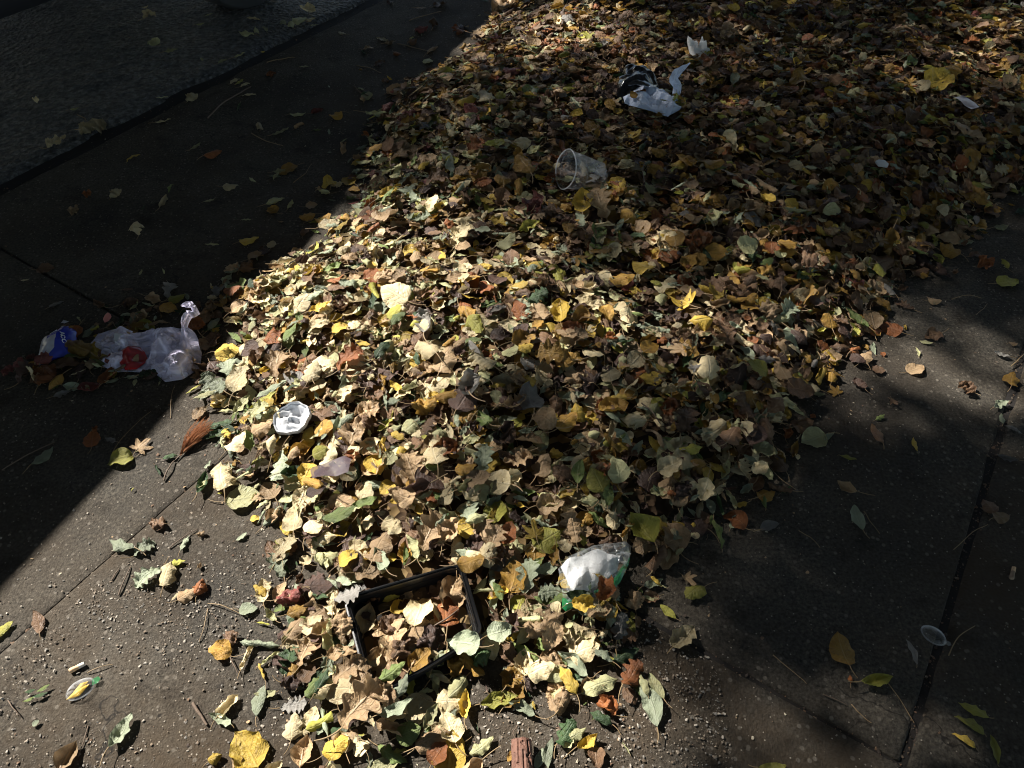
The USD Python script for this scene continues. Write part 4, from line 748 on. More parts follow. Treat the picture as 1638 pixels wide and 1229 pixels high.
# cigarette ends, wood pieces
def stub(x0, y0, x1, y1, rad, name, label, cat, m, m2=None):
    a, b = np.append(ground_at(x0, y0, rad), rad), np.append(ground_at(x1, y1, rad), rad); d = b - a
    o = thing(name, label, cat, loc=(a + b) / 2 - [0, 0, rad])
    n = 10 if m2 else 8; q = np.linspace(0, .62 if m2 else 1, n); part(o, 'filter' if m2 else 'wood', tube(a + np.outer(q, d), rad * (1 + .08 * np.sin(9 * q)) * np.where((q < .01), .85, 1), 10), m, 40, True)
    if m2: q = np.linspace(.62, 1, 6); part(o, 'paper', tube(a + np.outer(q, d) + [0, 0, .0002], rad * .97 * (1 - .25 * (q - .62)), 10), m2, 40, True)
filterM = simple('cigarette_filter', (.55, .36, .20), .7, noise=500); cigM = simple('cigarette_paper', (.62, .56, .48), .7); barkM = simple('bark_brown', (.12, .055, .035), .8, noise=120, bump=.7, bscale=320)
stub(111, 1074, 135, 1062, .0042, 'cigarette_end', 'orange cigarette end lying on the sunlit gritty slab at lower left', 'cigarette end', filterM, cigM)
stub(1618, 926, 1622, 908, .004, 'cigarette_end', 'dirty tan cigarette end in the dark joint at the right edge', 'cigarette end', simple('dirty_filter', (.20, .14, .09), .8), filterM)
a0, a1 = ground_at(836, 1236, .012), ground_at(834, 1186, .012); dl = (a1 - a0); nl_ = np.array([-dl[1], dl[0]]) / np.linalg.norm(dl)
o = thing('bark_piece', 'rolled red-brown piece of bark at the bottom edge', 'bark', loc=(*(a0 + a1) / 2, 0))
for side, rad in (('outer_bark', .017), ('inner_bark', .0145)):
    qa = np.linspace(-.55, math.pi * 1.12, 26); ql = np.linspace(0, 1, 22); A_, L_ = np.meshgrid(qa, ql, indexing='ij')
    rr = rad * (1 + .10 * (fbm2(A_, L_ * 3, 2.6, 4, 3) - .5) - .16 * (fbm2(A_ * 3.2, L_ * .8, 3, 3, 8) > .58) * (side == 'outer_bark')) * (1 - .05 * L_)
    tt_ = np.clip(L_ + .08 * (fbm2(A_, A_ * 0, 2.2, 3, 5)[:, :1] - .5) * (2 * L_ - 1), -.1, 1.1)
    P_ = a0 + tt_[..., None] * dl - (rr * np.cos(A_))[..., None] * nl_; v_ = np.concatenate([P_, (.015 + rr * np.sin(A_))[..., None]], -1).reshape(-1, 3)
    i_ = (np.arange(25)[:, None] * 22 + np.arange(21)[None]).ravel(); f_ = np.vstack([np.stack([i_, i_ + 22, i_ + 23], 1), np.stack([i_, i_ + 23, i_ + 1], 1)])
    part(o, side, (v_, f_), barkM, 35, True)
# ------------------------------------------------------------------ the last random leaves on top, then the leaves read from the photograph
drop(7000, np.random.default_rng(12), True)
r_ = np.random.default_rng(77)
for (x, y, L, a, kind, col, state) in heroes(HERO):
    if x < 600 and y < 420: col = {'tan': 'cream', 'grey': 'pale green', 'brown': 'tan', 'grey-green': 'pale green', 'mustard': 'yellow', 'yellow-green': 'pale green'}.get(col, col)
    h = float(hh(*at_px(x, y)))
    for _ in range(3): q = ground_at(x, y, h); h = .5 * h + .5 * float(hh(*q))
    e = ground_at(x + L / 2 * math.cos(math.radians(a)), y - L / 2 * math.sin(math.radians(a)), h); dv = e - q
    size = min(2 * np.linalg.norm(dv), .125, 1.3 * L / FPX * math.hypot(q[1], EYE))
    on = mound[hcell(*q)] > .006
    settle(q[0], q[1], size * {'rolled': 1.05, 'folded': 1.25, 'cupped': 1.12}.get(state, 1.0), math.atan2(dv[1], dv[0]), r_, kind, state, int(r_.integers(3)), col, tilt=.16 if on else .07, hero='seen', extra=.005 if on else .003 if hh(*q) > .004 else 0.)

# ------------------------------------------------------------------ which leaves show, and how much of each
SCL = .5; CW, CH = int(1638 * SCL), int(1229 * SCL)
idx = Image.new('I', (CW, CH), 0); dr = ImageDraw.Draw(idx)
outl = {}
def outline(kind, state, var, col):
    k = (kind, state, var)
    if k not in outl:
        P = model(kind, state, var, col)[1]; from scipy.spatial import ConvexHull
        outl[k] = P[ConvexHull(P[:, :2]).vertices]
    return outl[k]
cen = np.array([d['m'][:3, 3] for d in LEAVES]); dist = np.linalg.norm(cen - [0, 0, EYE], axis=1) - 1.2 * cen[:, 2]
polys = []
for d in LEAVES:
    o = outline(d['kind'], d['state'], d['var'], d['col']); polys.append(to_px(o @ d['m'][:3, :3].T + d['m'][:3, 3]))
for k in np.argsort(-dist, kind='stable'):
    p = polys[k] * SCL
    if p[:, 0].max() < 0 or p[:, 0].min() > CW or p[:, 1].max() < 0 or p[:, 1].min() > CH: continue
    dr.polygon([tuple(q) for q in p], fill=int(k) + 1)
cnt = np.bincount(np.asarray(idx).ravel(), minlength=len(LEAVES) + 1)[1:]
for k, d in enumerate(LEAVES): d['show'] = int(cnt[k]); d['px'] = to_px(d['m'][:3, 3])
single = []
for kind in KINDS:
    c = sorted((k for k, d in enumerate(LEAVES) if d['kind'] == kind and (d['show'] >= 14 or d['hero'])), key=lambda k: -(LEAVES[k]['show'] + (400 if LEAVES[k]['hero'] else 0)))
    single += c[:290]
single_set = set(single)

# ------------------------------------------------------------------ a label for each single leaf: look first, then the nearest thing to find it by
MARKS = {'the black tray': (660, 1010), 'the white lid': (468, 672), 'the wrapped tissue': (950, 915), 'the clear cup': (920, 270), 'the black bag': (1020, 125), 'the pale blue sheet': (1045, 160), 'the torn white paper': (1115, 87),
         'the lilac bag': (230, 560), 'the blue packet': (88, 545), 'the filled capsule': (129, 1103), 'the empty capsule': (1493, 1017), 'the rusty sprig': (312, 705), 'the violet strip': (530, 750), 'the bark piece': (835, 1205),
         'the grey film scrap': (1542, 166), 'the white jagged scrap': (1411, 263), 'the pink scrap': (172, 510), 'the thick twig': (320, 1143)}
EXTRA = {'the yellow mid-heap leaf': (895, 503), 'the yellow maple leaf': (1090, 482), 'the big yellow oval leaf': (396, 1202), 'the pale leaf right of the heap': (1299, 704), 'the mustard slab leaf': (1346, 1041), 'the lone tan slab leaf': (1463, 592)}
MARKS.update(EXTRA)
mk, mp = list(MARKS), np.array(list(MARKS.values()), float)
DIRS = ['right of', 'above and right of', 'above', 'above and left of', 'left of', 'below and left of', 'below', 'below and right of']
ORD = ['', 'second ', 'third ', 'fourth ', 'fifth ', 'sixth ', 'seventh ', 'eighth ', 'ninth ', 'tenth ', 'eleventh ', 'twelfth ']
SAY = {'flat': 'flat', 'wavy': 'wavy', 'cupped': 'cupped', 'rolled': 'rolled-up', 'folded': 'folded'}
buckets = {}
for k in single:
    d = LEAVES[k]; v = d['px'] - mp; dd = np.hypot(v[:, 0], v[:, 1] * 1.15); dd[dd < 14] = 1e6
    j = int(np.argmin(dd)); ang = math.degrees(math.atan2(-v[j, 1], v[j, 0])) % 360; o = int(((ang + 22.5) % 360) // 45)
    tray_in = d['hero'] == 'tray'
    where = 'inside the black tray' if tray_in else f'{DIRS[o]} {mk[j]}'
    key = (SAY[d['state']], d['col'], KINDS[d['kind']], where); buckets.setdefault(key, []).append((dd[j] if not tray_in else d['px'][0], k))
for key, lst in buckets.items():
    lst.sort(); st, col, kd, where = key
    for n, (_, k) in enumerate(lst):
        desc = f'{st} {col} {kd} leaf'
        if len(lst) == 1: LEAVES[k]['label'] = f'{desc} {where}'
        elif 'inside' in where: LEAVES[k]['label'] = f'{desc} {where}, {ORD[min(n, 11)]}from the left' if n else f'{desc} {where}, leftmost'
        else: LEAVES[k]['label'] = f'{desc} {where}, {ORD[min(n, 11)]}nearest'
for k in single:
    while len(LEAVES[k]['label'].split()) > 16: LEAVES[k]['label'] = LEAVES[k]['label'].split(' ', 1)[1]
def matrix_of(d): return Gf.Matrix4d(*d['m'].T.ravel().tolist())
def is_pile(d): return mound[hcell(*d['m'][:2, 3])] > .006
for k in single:
    d = LEAVES[k]; path = free('/World/' + d['kind']); x = UsdGeom.Xform.Define(stage, path); p = x.GetPrim()
    p.GetReferences().AddInternalReference(model(d['kind'], d['state'], d['var'], d['col'])[0]); p.SetInstanceable(True)
    x.AddTransformOp().Set(matrix_of(d))
    keys(p, d['label'], 'leaf', ('fallen leaves in the black tray' if d['hero'] == 'tray' else 'fallen leaves of the heap' if is_pile(d) else 'fallen leaves scattered on the pavement'))
rest = [k for k in range(len(LEAVES)) if k not in single_set]
pi = UsdGeom.PointInstancer.Define(stage, '/World/leaf_litter'); keys(pi, 'the mass of smaller and half-buried fallen leaves that make up the heap', 'leaves', kind='stuff')
protos, pidx = [], {}
idxs = []
for k in rest:
    d = LEAVES[k]; mpath = model(d['kind'], d['state'], d['var'], d['col'])[0]
    if mpath not in pidx:
        pidx[mpath] = len(protos); q = UsdGeom.Xform.Define(stage, f'/World/leaf_litter/leaf_{len(protos):03d}'); q.GetPrim().GetReferences().AddInternalReference(mpath); protos.append(q.GetPath())
    idxs.append(pidx[mpath])
mm = np.array([LEAVES[k]['m'] for k in rest]); Ls = np.array([LEAVES[k]['L'] for k in rest])
def set_instances(pi, protos, idxs, mats, scales):
    q = Rotation.from_matrix(mats[:, :3, :3] / scales[:, None, None]).as_quat()
    pi.CreatePrototypesRel().SetTargets(protos); pi.CreateProtoIndicesAttr(Vt.IntArray.FromNumpy(np.array(idxs, np.int32)))
    pi.CreatePositionsAttr(Vt.Vec3fArray.FromNumpy(mats[:, :3, 3].astype(np.float32)))
    pi.CreateOrientationsAttr(Vt.QuathArray([Gf.Quath(float(a[3]), float(a[0]), float(a[1]), float(a[2])) for a in q]))
    pi.CreateScalesAttr(Vt.Vec3fArray.FromNumpy(np.repeat(scales[:, None], 3, 1).astype(np.float32)))
set_instances(pi, protos, idxs, mm, Ls)

# ------------------------------------------------------------------ twigs, the rusty sprig, grit and crumbs
TWIGS = [('long thin twig along the left edge, under a grey-green leaf', [(0, 755), (45, 730), (92, 706)], 1.6), ('short dark twig by the green leaf on the sunlit slab edge', [(262, 772), (272, 752), (281, 737)], 2.4),
         ('thin straw bent across the dark slab below the lilac bag', [(178, 728), (205, 690), (245, 656)], .9), ('upright thin straw under the lilac bag', [(273, 672), (276, 640), (280, 615)], .9),
         ('straight twig beside the oak leaves on the sunlit slab', [(190, 955), (200, 930), (210, 905)], 2.2), ('short forked twig left of the oak leaves', [(178, 930), (186, 918), (191, 910)], 2.0),
         ('thin twig leading up right from the oak leaves', [(270, 880), (293, 862), (318, 845)], 1.6), ('curved thin stalk between the rust leaf and the square leaf', [(330, 965), (362, 972), (392, 986)], 1.2),
         ('vertical thin twig below the curved stalk', [(333, 972), (328, 1005), (318, 1030)], 1.2), ('thick brown twig beside the narrow leaf at lower left', [(309, 1124), (320, 1143), (333, 1162)], 4.2),
         ('thin twig across the gritty slab above the capsule', [(138, 1078), (160, 1068), (182, 1064)], 1.3), ('long twig below the capsule leading down left', [(142, 1160), (136, 1180), (126, 1212)], 1.8),
         ('faint straw left of the capsule', [(12, 1120), (24, 1136), (34, 1148)], 1.6), ('long straw on the right slab above the crack', [(1212, 715), (1240, 765), (1276, 786)], 1.0), ('straw below the folded yellow-green leaf at right', [(1410, 1080), (1438, 1120), (1464, 1160)], 1.3),
         ('curved straw across the crack at lower right', [(1234, 1046), (1262, 1075), (1292, 1096)], 1.3), ('pale stalk in the crack at lower right', [(1315, 1110), (1338, 1122), (1356, 1130)], 1.6), ('short pale stalk at the crack end', [(1361, 1126), (1372, 1142), (1396, 1158)], 1.4),
         ('forked straw on the dark slab at right', [(1276, 848), (1295, 862), (1313, 878)], 1.2), ('thin straw beside the grey-green leaf on the right slab', [(1380, 817), (1395, 838), (1408, 856)], 1.0), ('straw hanging over the right joint', [(1522, 882), (1555, 852), (1582, 838)], 1.0),
         ('twig in the right joint beside the empty capsule', [(1516, 1052), (1530, 1020), (1562, 1000)], 1.4), ('dark twig with bits on the upper pavement', [(330, 192), (360, 165), (405, 138)], 2.0), ('straw beside the grey leaves on the upper pavement', [(400, 212), (425, 228), (455, 234)], 1.1),
         ('curved stalk of the small leaf at the kerb', [(124, 184), (136, 191), (139, 202)], 1.1), ('long bent straw right of the grey leaf on the upper pavement', [(468, 294), (490, 280), (500, 262)], 1.0), ('thin straw near the pavement edge at the top', [(425, 101), (450, 96), (474, 93)], 1.0),
         ('thin straw below the top edge, left of the heap', [(652, 35), (680, 27), (708, 18)], 1.0), ('long thin stalk by the tan leaves at the top', [(634, 70), (660, 78), (686, 82)], 1.0), ('straw left of the heap edge at the top', [(568, 105), (590, 110), (612, 118)], .9),
         ('bent twig at the heap edge in the upper middle', [(566, 138), (574, 150), (600, 160)], 1.6), ('thin dark twig standing in the shaded heap right of the cup', [(1030, 295), (1028, 275), (1030, 258)], 1.6), ('long twig in the heap above the bark piece', [(712, 790), (730, 762), (745, 725)], 1.6),
         ('twig lying in the heap right of the mustard leaf', [(1025, 645), (1042, 662), (1058, 682)], 2.0), ('straw lying over the tray edge', [(740, 1013), (757, 1012), (775, 1013)], 1.2), ('pale straw stalk inside the tray', [(683, 1010), (715, 995), (735, 975)], 2.6),
         ('thin straw at the far right pavement', [(1520, 480), (1545, 474), (1572, 478)], .9), ('bare twig at the right joint', [(1616, 588), (1628, 576), (1640, 566)], 1.4), ('short dark twig at the right edge of the sunlit band', [(1560, 505), (1572, 496), (1580, 486)], 1.0),
         ('thin twig on the slab below the tan curled leaf', [(368, 1050), (375, 1066), (382, 1078)], 1.6), ('thin stalk below the bottom leaves right of the bark piece', [(828, 1160), (820, 1175), (826, 1190)], 1.6)]
for n, (label, pts, wpx) in enumerate(TWIGS):
    r = np.random.default_rng(300 + n); q = np.linspace(0, 1, 9); px = np.array(pts, float)
    P = np.stack([np.interp(q, [0, .5, 1], px[:, i]) for i in range(2)], 1); P[1:-1] += r.normal(0, .9, (7, 2)); P = gaussian_filter(P, (.9, 0), mode='nearest')
    h = max(float(hh(*at_px(*px[1]))), .001); g3 = np.array([ground_at(*p, h) for p in P]); rad = wpx / FPX * math.hypot(g3[4, 1], EYE) * .62
    o = thing('twig', label, 'twig', loc=(*g3[4], h)); zz = h + rad + r.uniform(0, .006) * np.sin(np.pi * q) + (.002 if h > .01 else 0)
    part(o, 'stick', tube(np.column_stack([g3, zz]), rad * np.linspace(1, .6, 9) * (1 + .15 * r.standard_normal(9) * .5), 6), STEMM if wpx < 1.5 else twigM, 60, True)
r = np.random.default_rng(55); rustM = simple('rusty_needles', (.34, .135, .05), .7, noise=200)
a, b = ground_at(288, 730, .002), ground_at(340, 676, .002)
spr = thing('dry_sprig', 'rust-brown dry feathery sprig on the sunlit pavement at the heap edge', 'sprig', loc=(*(a + b) / 2, 0)); strands = []
for k in range(130):
    t0 = r.uniform(0, .45); t1 = min(1.05, t0 + r.uniform(.35, .65)); q = np.linspace(0, 1, 6)[:, None]; sp = r.normal(0, 1) * .0105
    s0 = a + (b - a) * t0; s1 = a + (b - a) * t1; nrm = np.array([-(b - a)[1], (b - a)[0]]) / np.linalg.norm(b - a)
    xy = s0 + (s1 - s0) * q + nrm * (sp * q ** .7 + r.normal(0, .0008, (6, 1))); z = .004 + r.uniform(0, .022) * np.sin(q[:, 0] * 2.2)
    strands.append(tube(np.column_stack([xy, z]), np.linspace(.0008, .0004, 6), 3))
part(spr, 'needles', join(strands), rustM, False, True, kind='stuff'); q = np.linspace(0, 1, 8)[:, None]
part(spr, 'stalk', tube(np.column_stack([a + (b - a) * (q * .9 - .12), .004 + 0 * q[:, 0]]), .0013, 5), twigM, 60, True)

def sd_at(x, y): return float(SD[hcell(x, y)])
def bits(name, label, mats, n, where, smin, smax, seed, flat=.6):
    r = np.random.default_rng(seed); pi = UsdGeom.PointInstancer.Define(stage, '/World/' + name); keys(pi, label, kind='stuff'); protos = []
    for k, m in enumerate(mats):
        for w in range(3):
            rr = np.random.default_rng(seed + 10 * k + w); v = rr.normal(size=(14, 3)); v /= np.linalg.norm(v, axis=1, keepdims=True); s = trimesh.convex.convex_hull(v); v = s.vertices * [1, rr.uniform(.55, .9), rr.uniform(.35, .7) * flat / .6]; path = f'/World/{name}/{name.split("_")[-1]}_{len(protos):03d}'
            usdkit.mesh(stage, path, (v, s.faces), m, smooth=False); protos.append(Sdf.Path(path))
    pos, sc, rot, ix = [], [], [], []
    tries = 0
    while len(pos) < n and tries < n * 60:
        tries += 1; p = where(r)
        if p is None: continue
        s = smin * (smax / smin) ** (r.random() ** 2.2); pos.append([p[0], p[1], p[2] + s * .02]); sc.append(s); ix.append(r.integers(len(protos)))
        rot.append(Rotation.from_euler('zyx', [r.uniform(0, 6.28), r.normal(0, .25), r.normal(0, .25)]).as_matrix())
    m = np.zeros((len(pos), 4, 4)); m[:, :3, :3] = np.array(rot) * np.array(sc)[:, None, None]; m[:, :3, 3] = pos
    set_instances(pi, protos, ix, m, np.array(sc))
peb = [simple('pebble_' + n, c, .8, noise=150) for n, c in (('tan', (.19, .15, .11)), ('grey', (.155, .14, .12)), ('pale', (.31, .27, .22)), ('brown', (.11, .078, .05)))]
def on_soil(r):
    x, y = r.uniform(-1.2, .35), r.uniform(.25, 1.15); s, t = x * V[0] + y * V[1], x * U[0] + y * U[1]
    d = sd_at(x, y)
    if s < -1.9 or d > .02 or t > .66: return None
    w = (1.0 if s > -1.03 else .22) * np.clip(fbm2(x, y, 6, 3, 9) * 2.2 - .5, .1, 1) * np.clip((1.05 - y) / .4, .12, 1)
    return (x, y, .001) if r.random() < w else None
bits('gravel', 'small pebbles and grit lying on the dirty sunlit slab', peb, 11000, on_soil, .0006, .0037, 5, .5)
def on_pave(r):
    x, y = r.uniform(-1.9, 2.6), r.uniform(.25, 4.0); d = sd_at(x, y)
    if d > .03 or r.random() > .10 + np.exp(min(d, 0) / .12): return None
    return (x, y, .001)
crM = [simple('crumb_' + n, c, .85) for n, c in (('tan', (.30, .20, .11)), ('brown', (.12, .07, .04)), ('dark', (.05, .035, .025)), ('pale', (.42, .36, .26)))]
bits('crumbs', 'leaf crumbs and grit strewn around the heap and in the joints', crM, 2600, on_pave, .0008, .0045, 6, .3)
def in_joint(r):
    if r.random() < .45: s, t = .30 + r.normal(0, .012), r.uniform(-.1, 1.9)
    elif r.random() < .6: s, t = r.uniform(-2.4, .3), .665 + r.normal(0, .009)
    else: s, t = (-1.06 + r.normal(0, .008), r.uniform(-.2, .66)) if r.random() < .4 else (KERB + .015 + r.normal(0, .018), r.uniform(.2, 3.4))
    p = st_xy(s, t); return (p[0], p[1], -.004) if sd_at(p[0], p[1]) < 0 else None
bits('joint_dirt', 'dirt, crumbs and grit filling the joints between the slabs', crM[1:3] + peb[3:], 1800, in_joint, .001, .005, 7, .45)

# ------------------------------------------------------------------ the parked car beside the kerb (its shade falls over the pavement) 
paintM = M('car_paint', {'p': ('principled_bsdf', {'base_color': (.010, .010, .012), 'roughness': .5, 'coat_weight': .0, 'specular_ior_level': .25})}, [], 'p.BSDF')
tyreM = simple('tyre_rubber', (.012, .012, .012), .75, noise=80); rimM = simple('wheel_rim', (.35, .35, .36), .35, metal=.8); glassM = simple('car_glass', (.008, .01, .012), .05, .9); lampM = simple('lamp_lens', (.55, .55, .55), .1, .9); plastM = simple('sill_plastic', (.02, .02, .02), .6)
CS = -2.76                                                 # the side of the body next to the pavement
car = thing('parked_car', 'dark parked car beyond the kerb at the top left edge, its tyre just showing', 'car', loc=(*st_xy(CS - .85, .95), 0))
def car_pts(t, s, z): return np.column_stack([np.outer(s, V) + np.outer(t, U), z])
tt = np.array([-1.12, -1.05, -.8, -.3, .3, .9, 1.4, 1.9, 2.25, 2.6, 2.9, 3.02, 3.08]); n = len(tt)
belt = np.array([.55, .78, .92, .95, .95, .94, .93, .92, .90, .86, .80, .68, .5]); low = np.array([.38, .32, .29, .27, .27, .27, .27, .27, .28, .28, .29, .32, .40]); inset = np.array([.16, .08, .03, .0, 0, 0, 0, .0, .01, .03, .08, .14, .22])
def section(i):
    a, b = CS - inset[i], CS - 1.72 + inset[i]; L, B = low[i], belt[i]
    s = np.array([a - .05, a, a + .0, a - .02, a - .06, b + .06, b + .02, b, b, b + .05]); z = np.array([L, L + .06, (L + B) / 2, B - .06, B, B, B - .06, (L + B) / 2, L + .06, L]); return s, z
vs = []; 
for i in range(n): s, z = section(i); vs.append(car_pts(np.full(10, tt[i]), s, z))
v = np.vstack(vs); f = []
for i in range(n - 1):
    for k in range(10): p, q = i * 10 + k, i * 10 + (k + 1) % 10; f += [[p, q, q + 10], [p, q + 10, p + 10]]
for k in range(1, 9): f += [[0, k + 1, k], [(n - 1) * 10, (n - 1) * 10 + k, (n - 1) * 10 + k + 1]]
part(car, 'body', (v, np.array(f)), paintM, 35, True)
tc = np.array([-1.0, -.85, -.5, 0., .45, .8, 1.15, 1.6, 2.05, 2.3]); roof = np.array([1.1, 1.55, 1.66, 1.66, 1.59, 1.51, 1.40, 1.22, 1.02, .93])
vs = []
for t_, z_ in zip(tc, roof):
    ins = .05 + .19 * np.clip((z_ - .92) / .6, 0, 1); a, b = CS - .03, CS - 1.69
    vs.append(car_pts(np.full(6, t_), np.array([a, a - ins * .8, a - ins - .04, b + ins + .04, b + ins * .8, b]), np.array([.90, max(z_ - .07, .9), z_, z_, max(z_ - .07, .9), .90])))
v = np.vstack(vs); n = len(tc); f = []
for i in range(n - 1):
    for k in range(6): p, q = i * 6 + k, i * 6 + (k + 1) % 6; f += [[p, q, q + 6], [p, q + 6, p + 6]]
part(car, 'cabin', (v, np.array(f)), paintM, 35, True)
def quad(pts): return np.array(pts, float), np.array([[0, 1, 2], [0, 2, 3]])
def side_glass(t0, t1, s_out):
    z0 = 1.0; top = lambda t_: np.interp(t_, tc, roof) - .12; q = []
    for t_, z_ in ((t0, z0), (t1, z0), (t1, top(t1)), (t0, top(t0))):
        k = np.clip((z_ - .9) / max(np.interp(t_, tc, roof) - .97, .05), 0, 1); ins = (.05 + .19 * np.clip((np.interp(t_, tc, roof) - .92) / .6, 0, 1)) * .8 * k
        s = (CS - .03 - ins + .004) if s_out else (CS - 1.69 + ins - .004); q.append(car_pts([t_], [s], np.array([z_]))[0])
    return quad(q)
for so in (1, 0):
    for t0, t1 in ((-.45, .28), (.34, 1.15)): part(car, 'side_window', side_glass(t0, t1, so), glassM, False, True)
q = [car_pts([1.95], [CS - .22], np.array([1.075]))[0], car_pts([1.95], [CS - 1.5], np.array([1.075]))[0], car_pts([1.2], [CS - 1.42], np.array([1.395]))[0], car_pts([1.2], [CS - .30], np.array([1.395]))[0]]
part(car, 'windscreen', quad(q), glassM, False, True)
for t_ in (-.32, 2.25):
    for so in (0, 1):
        c = car_pts([t_], [CS + .022 - .11 if not so else CS - 1.72 - .022 + .11], np.array([.31]))[0]
        rot = trimesh.geometry.align_vectors([0, 0, 1], [V[0], V[1], 0])
        prof = np.array([[.19, -.10], [.27, -.112], [.30, -.10], [.312, -.07], [.312, .07], [.30, .10], [.27, .112], [.19, .10], [.19, -.10]])
        w_ = trimesh.creation.revolve(prof, sections=56); w_.apply_transform(rot); w_.apply_translation(c); tyre = part(car, 'wheel', w_, tyreM, 30, True)
        h_ = trimesh.creation.revolve(np.array([[0, .05], [.05, .07], [.12, .06], [.17, .085], [.195, .09], [.195, -.09], [0, -.09]]), sections=40); h_.apply_transform(rot); h_.apply_translation(c); part(tyre, 'rim', h_, rimM, 30, True)
q = car_pts([2.98] * 4, [CS - .2, CS - .5, CS - .5, CS - .22], np.array([.58, .58, .70, .70])); 
for so in (0, 1):
    s0 = CS - .33 if not so else CS - 1.72 + .33
    b_ = trimesh.creation.icosphere(2, 1.0); b_.vertices *= [.16, .07, .07]; b_.vertices = car_pts(2.99 + b_.vertices[:, 1], s0 + b_.vertices[:, 0], .64 + b_.vertices[:, 2]); part(car, 'headlight', b_, lampM, 40, True)

# ------------------------------------------------------------------ the street tree across the road: its crown filters the sun
TX = np.array([0, 117, 234, 351, 468, 585, 702, 819, 936, 1053, 1170, 1287, 1404, 1521, 1638], float)
TY = np.array([0, 75, 150, 225, 300, 350, 450, 530, 600, 680, 760, 830, 900, 960, 1040, 1110, 1229], float)
TT = np.array([
    [.3, .3, .3, .3, .3, .3, .6, .95, .40, .15, .10, .10, .05, .10, .25], [.3, .3, .3, .3, .3, .3, .3, .35, 1., .45, .20, .12, .12, .20, .45], [.3, .3, .3, .3, .3, .15, .10, .10, .20, .50, .15, .12, .15, .30, .50],
    [.3, .3, .3, .3, .2, .12, .12, .10, .08, .10, .10, .10, .06, .06, .08], [.5, .5, .5, .5, .4, .20, .15, .10, .08, .10, .12, .08, .04, .04, .05], [1, 1, 1, 1, .9, .85, .65, .30, .20, .15, .12, .10, .08, .05, .05],
    [1, 1, 1, 1, 1, 1, .9, .60, .42, .30, .35, .38, .25, .04, .03], [1, 1, 1, 1, 1, 1, 1, .88, .72, .65, .72, .84, .85, .6, .3], [1, 1, 1, 1, 1, 1, .95, .80, .58, .50, .50, .22, .5, .75, .5],
    [1, 1, 1, 1, 1, 1, .85, .32, .25, .20, .15, .04, .02, .02, .02], [1, 1, 1, 1, 1, 1, .80, .32, .30, .30, .20, .03, .02, .01, .01], [1, 1, 1, 1, 1, .88, .65, .48, .40, .18, .08, .02, .01, .01, .01],
    [1, 1, 1, 1, 1, .97, .85, .65, .75, .25, .06, .02, .01, .01, .01], [1, 1, 1, 1, 1, 1, .97, .75, .65, .35, .10, .03, .01, .01, .01], [1, 1, 1, 1, 1, 1, 1, .95, .85, .45, .36, .16, .03, .01, .01],
    [1, 1, 1, 1, 1, 1, 1, 1, .9, .62, .5, .40, .20, .03, .01], [1, 1, 1, 1, 1, 1, 1, 1, .8, .58, .54, .48, .40, .22, .05]])
from scipy.interpolate import RegularGridInterpolator
TF = RegularGridInterpolator((TY, TX), TT, bounds_error=False, fill_value=None)
r = np.random.default_rng(91); N = 420000
gxy = np.column_stack([r.uniform(-3.6, 4.2, N), r.uniform(-.6, 5.6, N)])
pxy = to_px(np.column_stack([gxy, np.full(N, .05)]))
depth_ok = gxy[:, 1] > .25
Tq = np.clip(TF(np.column_stack([np.clip(pxy[:, 1], 0, 1229), np.clip(pxy[:, 0], 0, 1638)])), .01, 1)
for (cx, cy, rx, ry, tv) in ((940, 84, 85, 34, 1.), (806, 24, 48, 34, .95), (1600, 118, 70, 32, .75), (1345, 520, 110, 45, .85), (1500, 575, 130, 38, .6)): Tq = np.maximum(Tq, tv * np.clip(1.6 - 1.6 * np.hypot((pxy[:, 0] - cx) / rx, (pxy[:, 1] - cy) / ry) ** 2, 0, 1))
Tq = np.where(depth_ok, Tq, np.clip(.25 + 1.1 * (.55 + 1.2 * (fbm2(gxy[:, 0], gxy[:, 1], 1.3, 4, 44) - .5) - (gxy[:, 0] + .1) / 1.2), .12, 1))
LEAFL = .062; AREA = 7.8 * 6.2; CROSS = .00096
tau = -np.log(Tq) * np.interp(pxy[:, 0], [560, 760, 1100], [1.0, 1.3, 1.75])
keep = r.random(N) < tau * AREA * math.sin(SUN_EL) / (N * CROSS)
gk = gxy[keep]; nk = len(gk)
lump = .5 + 1.3 * (fbm2(gk[:, 0], gk[:, 1], .55, 3, 31) - .5)
dd = 6.2 + 3.4 * r.beta(1.6, 1.6, nk) + 1.6 * lump
cp = np.column_stack([gk, np.full(nk, .05)]) + dd[:, None] * TOSUN
N2 = 240000; g2 = np.column_stack([r.uniform(-9, 15, N2), r.uniform(-13, 11, N2)]); P2 = to_px(np.column_stack([g2, np.full(N2, .05)]))
out = (g2[:, 1] < .2) | (P2[:, 0] < -150) | (P2[:, 0] > 1790) | (P2[:, 1] < -120) | (P2[:, 1] > 1420)
out &= g2[:, 1] < 8.0
out &= np.hypot((g2[:, 0] + 1.1) / 1.5, (g2[:, 1] - .45) / 1.1) + 1.6 * (fbm2(g2[:, 0], g2[:, 1], 1.1, 4, 45) - .5) > 1
g2 = g2[out & (r.random(N2) < 4.6 * 576 * math.sin(SUN_EL) / (N2 * .0205))]
d2 = np.where(g2[:, 0] > 6, 4.2, 6.0) + 5.0 * r.beta(1.5, 1.5, len(g2)) + 2.0 * (fbm2(g2[:, 0], g2[:, 1], .4, 3, 37) - .5)
cp = np.vstack([cp, np.column_stack([g2, np.full(len(g2), .05)]) + d2[:, None] * TOSUN]); n1 = nk; nk = len(cp)
tree = thing('street_tree', 'leafy street tree outside the picture at upper left, shading the heap', 'tree', loc=(-7.2, 7.3, 0))
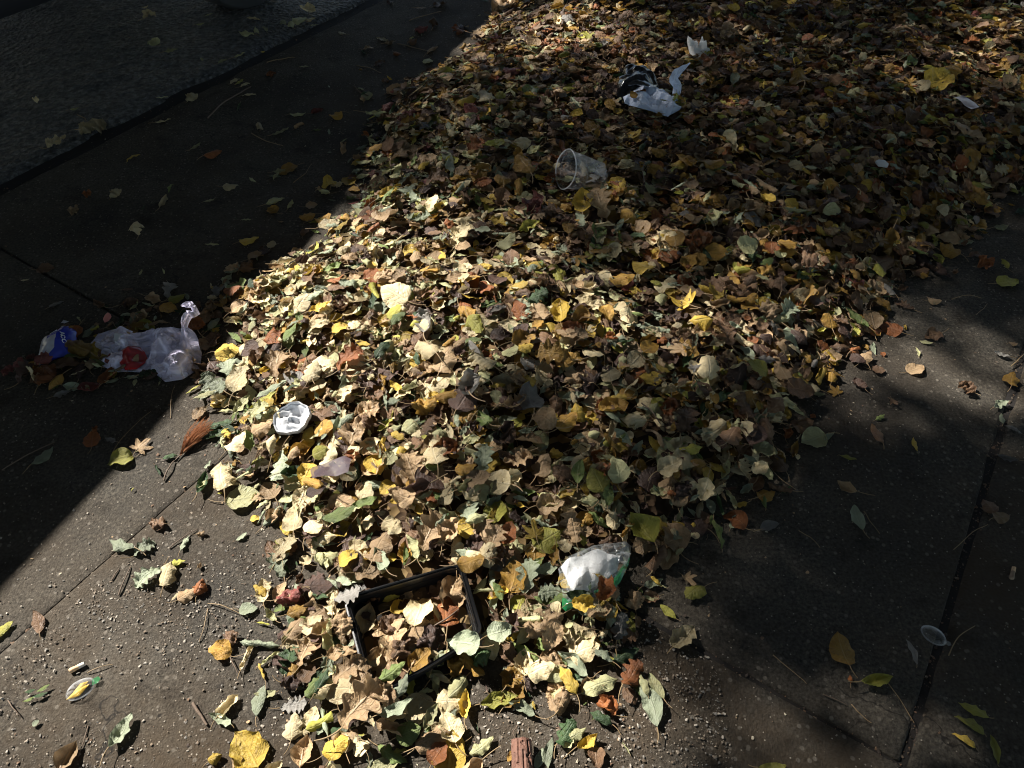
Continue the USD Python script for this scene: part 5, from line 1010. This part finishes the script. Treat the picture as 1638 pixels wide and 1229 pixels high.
crownM = M('crown_leaf', {'oi': ('object_info', {}), 'r': ('rgb_ramp', {'ramp': [(0, (.05, .075, .018)), (.6, (.10, .11, .025)), (1, (.17, .13, .03))]}), 'p': ('principled_bsdf', {'roughness': .5}), 't': ('translucent_bsdf', {}), 'm': ('mix_closure', {'fac': .15})},
    [('oi.random', 'r.fac'), ('r.color', 'p.base_color'), ('r.color', 't.color'), ('p.BSDF', 'm.closure1'), ('t.BSDF', 'm.closure2')], 'm.closure')
cpi = UsdGeom.PointInstancer.Define(stage, str(tree.GetPath()) + '/crown'); keys(cpi, kind='stuff'); cprot = []
for w in range(3):
    u = np.linspace(0, 1, 7); wd = .36 * np.sin(np.pi * u ** .8) ** .8 * (1 + (.25 * np.cos(u * 16 + w) if w else 0)); wd[0] = .01; wd[-1] = .004
    v = np.array([[a - .5, s * b, .12 * abs(s) * b + .10 * (a - .5) ** 2] for a, b in zip(u, wd) for s in (-1, 0, 1)]); i = (np.arange(6)[:, None] * 3 + np.arange(2)[None]).ravel()
    f = np.vstack([np.stack([i, i + 3, i + 4], 1), np.stack([i, i + 4, i + 1], 1)]); path = str(cpi.GetPath()) + f'/leaf_{w:03d}'
    usdkit.mesh(stage, path, (v, f), crownM, smooth=True); cprot.append(Sdf.Path(path))
sc = np.where(np.arange(nk) < n1, LEAFL, LEAFL * 3.63) * r.uniform(.7, 1.3, nk); R = Rotation.random(nk, random_state=5).as_matrix(); m = np.zeros((nk, 4, 4)); m[:, :3, :3] = R * sc[:, None, None]; m[:, :3, 3] = cp - origin(tree)
set_instances(cpi, cprot, r.integers(0, 3, nk), m, sc)
barkT = simple('tree_bark', (.10, .08, .06), .9, noise=25, bump=.8, bscale=60)
def limb(a, b, r0, r1, sag=.15, n=9, seed=0):
    rr = np.random.default_rng(seed); q = np.linspace(0, 1, n); P = np.outer(1 - q, a) + np.outer(q, b); P[:, 2] += sag * np.sin(np.pi * q); P[1:-1] += rr.normal(0, .05, (n - 2, 3)); return tube(P, np.linspace(r0, r1, n), 10)
fork = np.array([-7.0, 7.1, 4.2])
part(tree, 'trunk', limb([-7.2, 7.3, -.1], fork, .24, .16, 0, 12, 1), barkT, 50, True)
for n, tgt in enumerate([(1.2, 2.9, 8.0), (2.2, 2.6, 8.5), (.6, 4.2, 7.5), (2.6, 3.6, 9.), (1.5, 4.8, 8.5)]):
    e = np.array([tgt[0], tgt[1], .05]) + tgt[2] * TOSUN; part(tree, 'branch', limb(fork, e, .10, .025, .2, 10, 20 + n), barkT, 50, True)
print('leaves', len(LEAVES), 'single', len(single), 'models', len(MODELS), 'crown', nk)
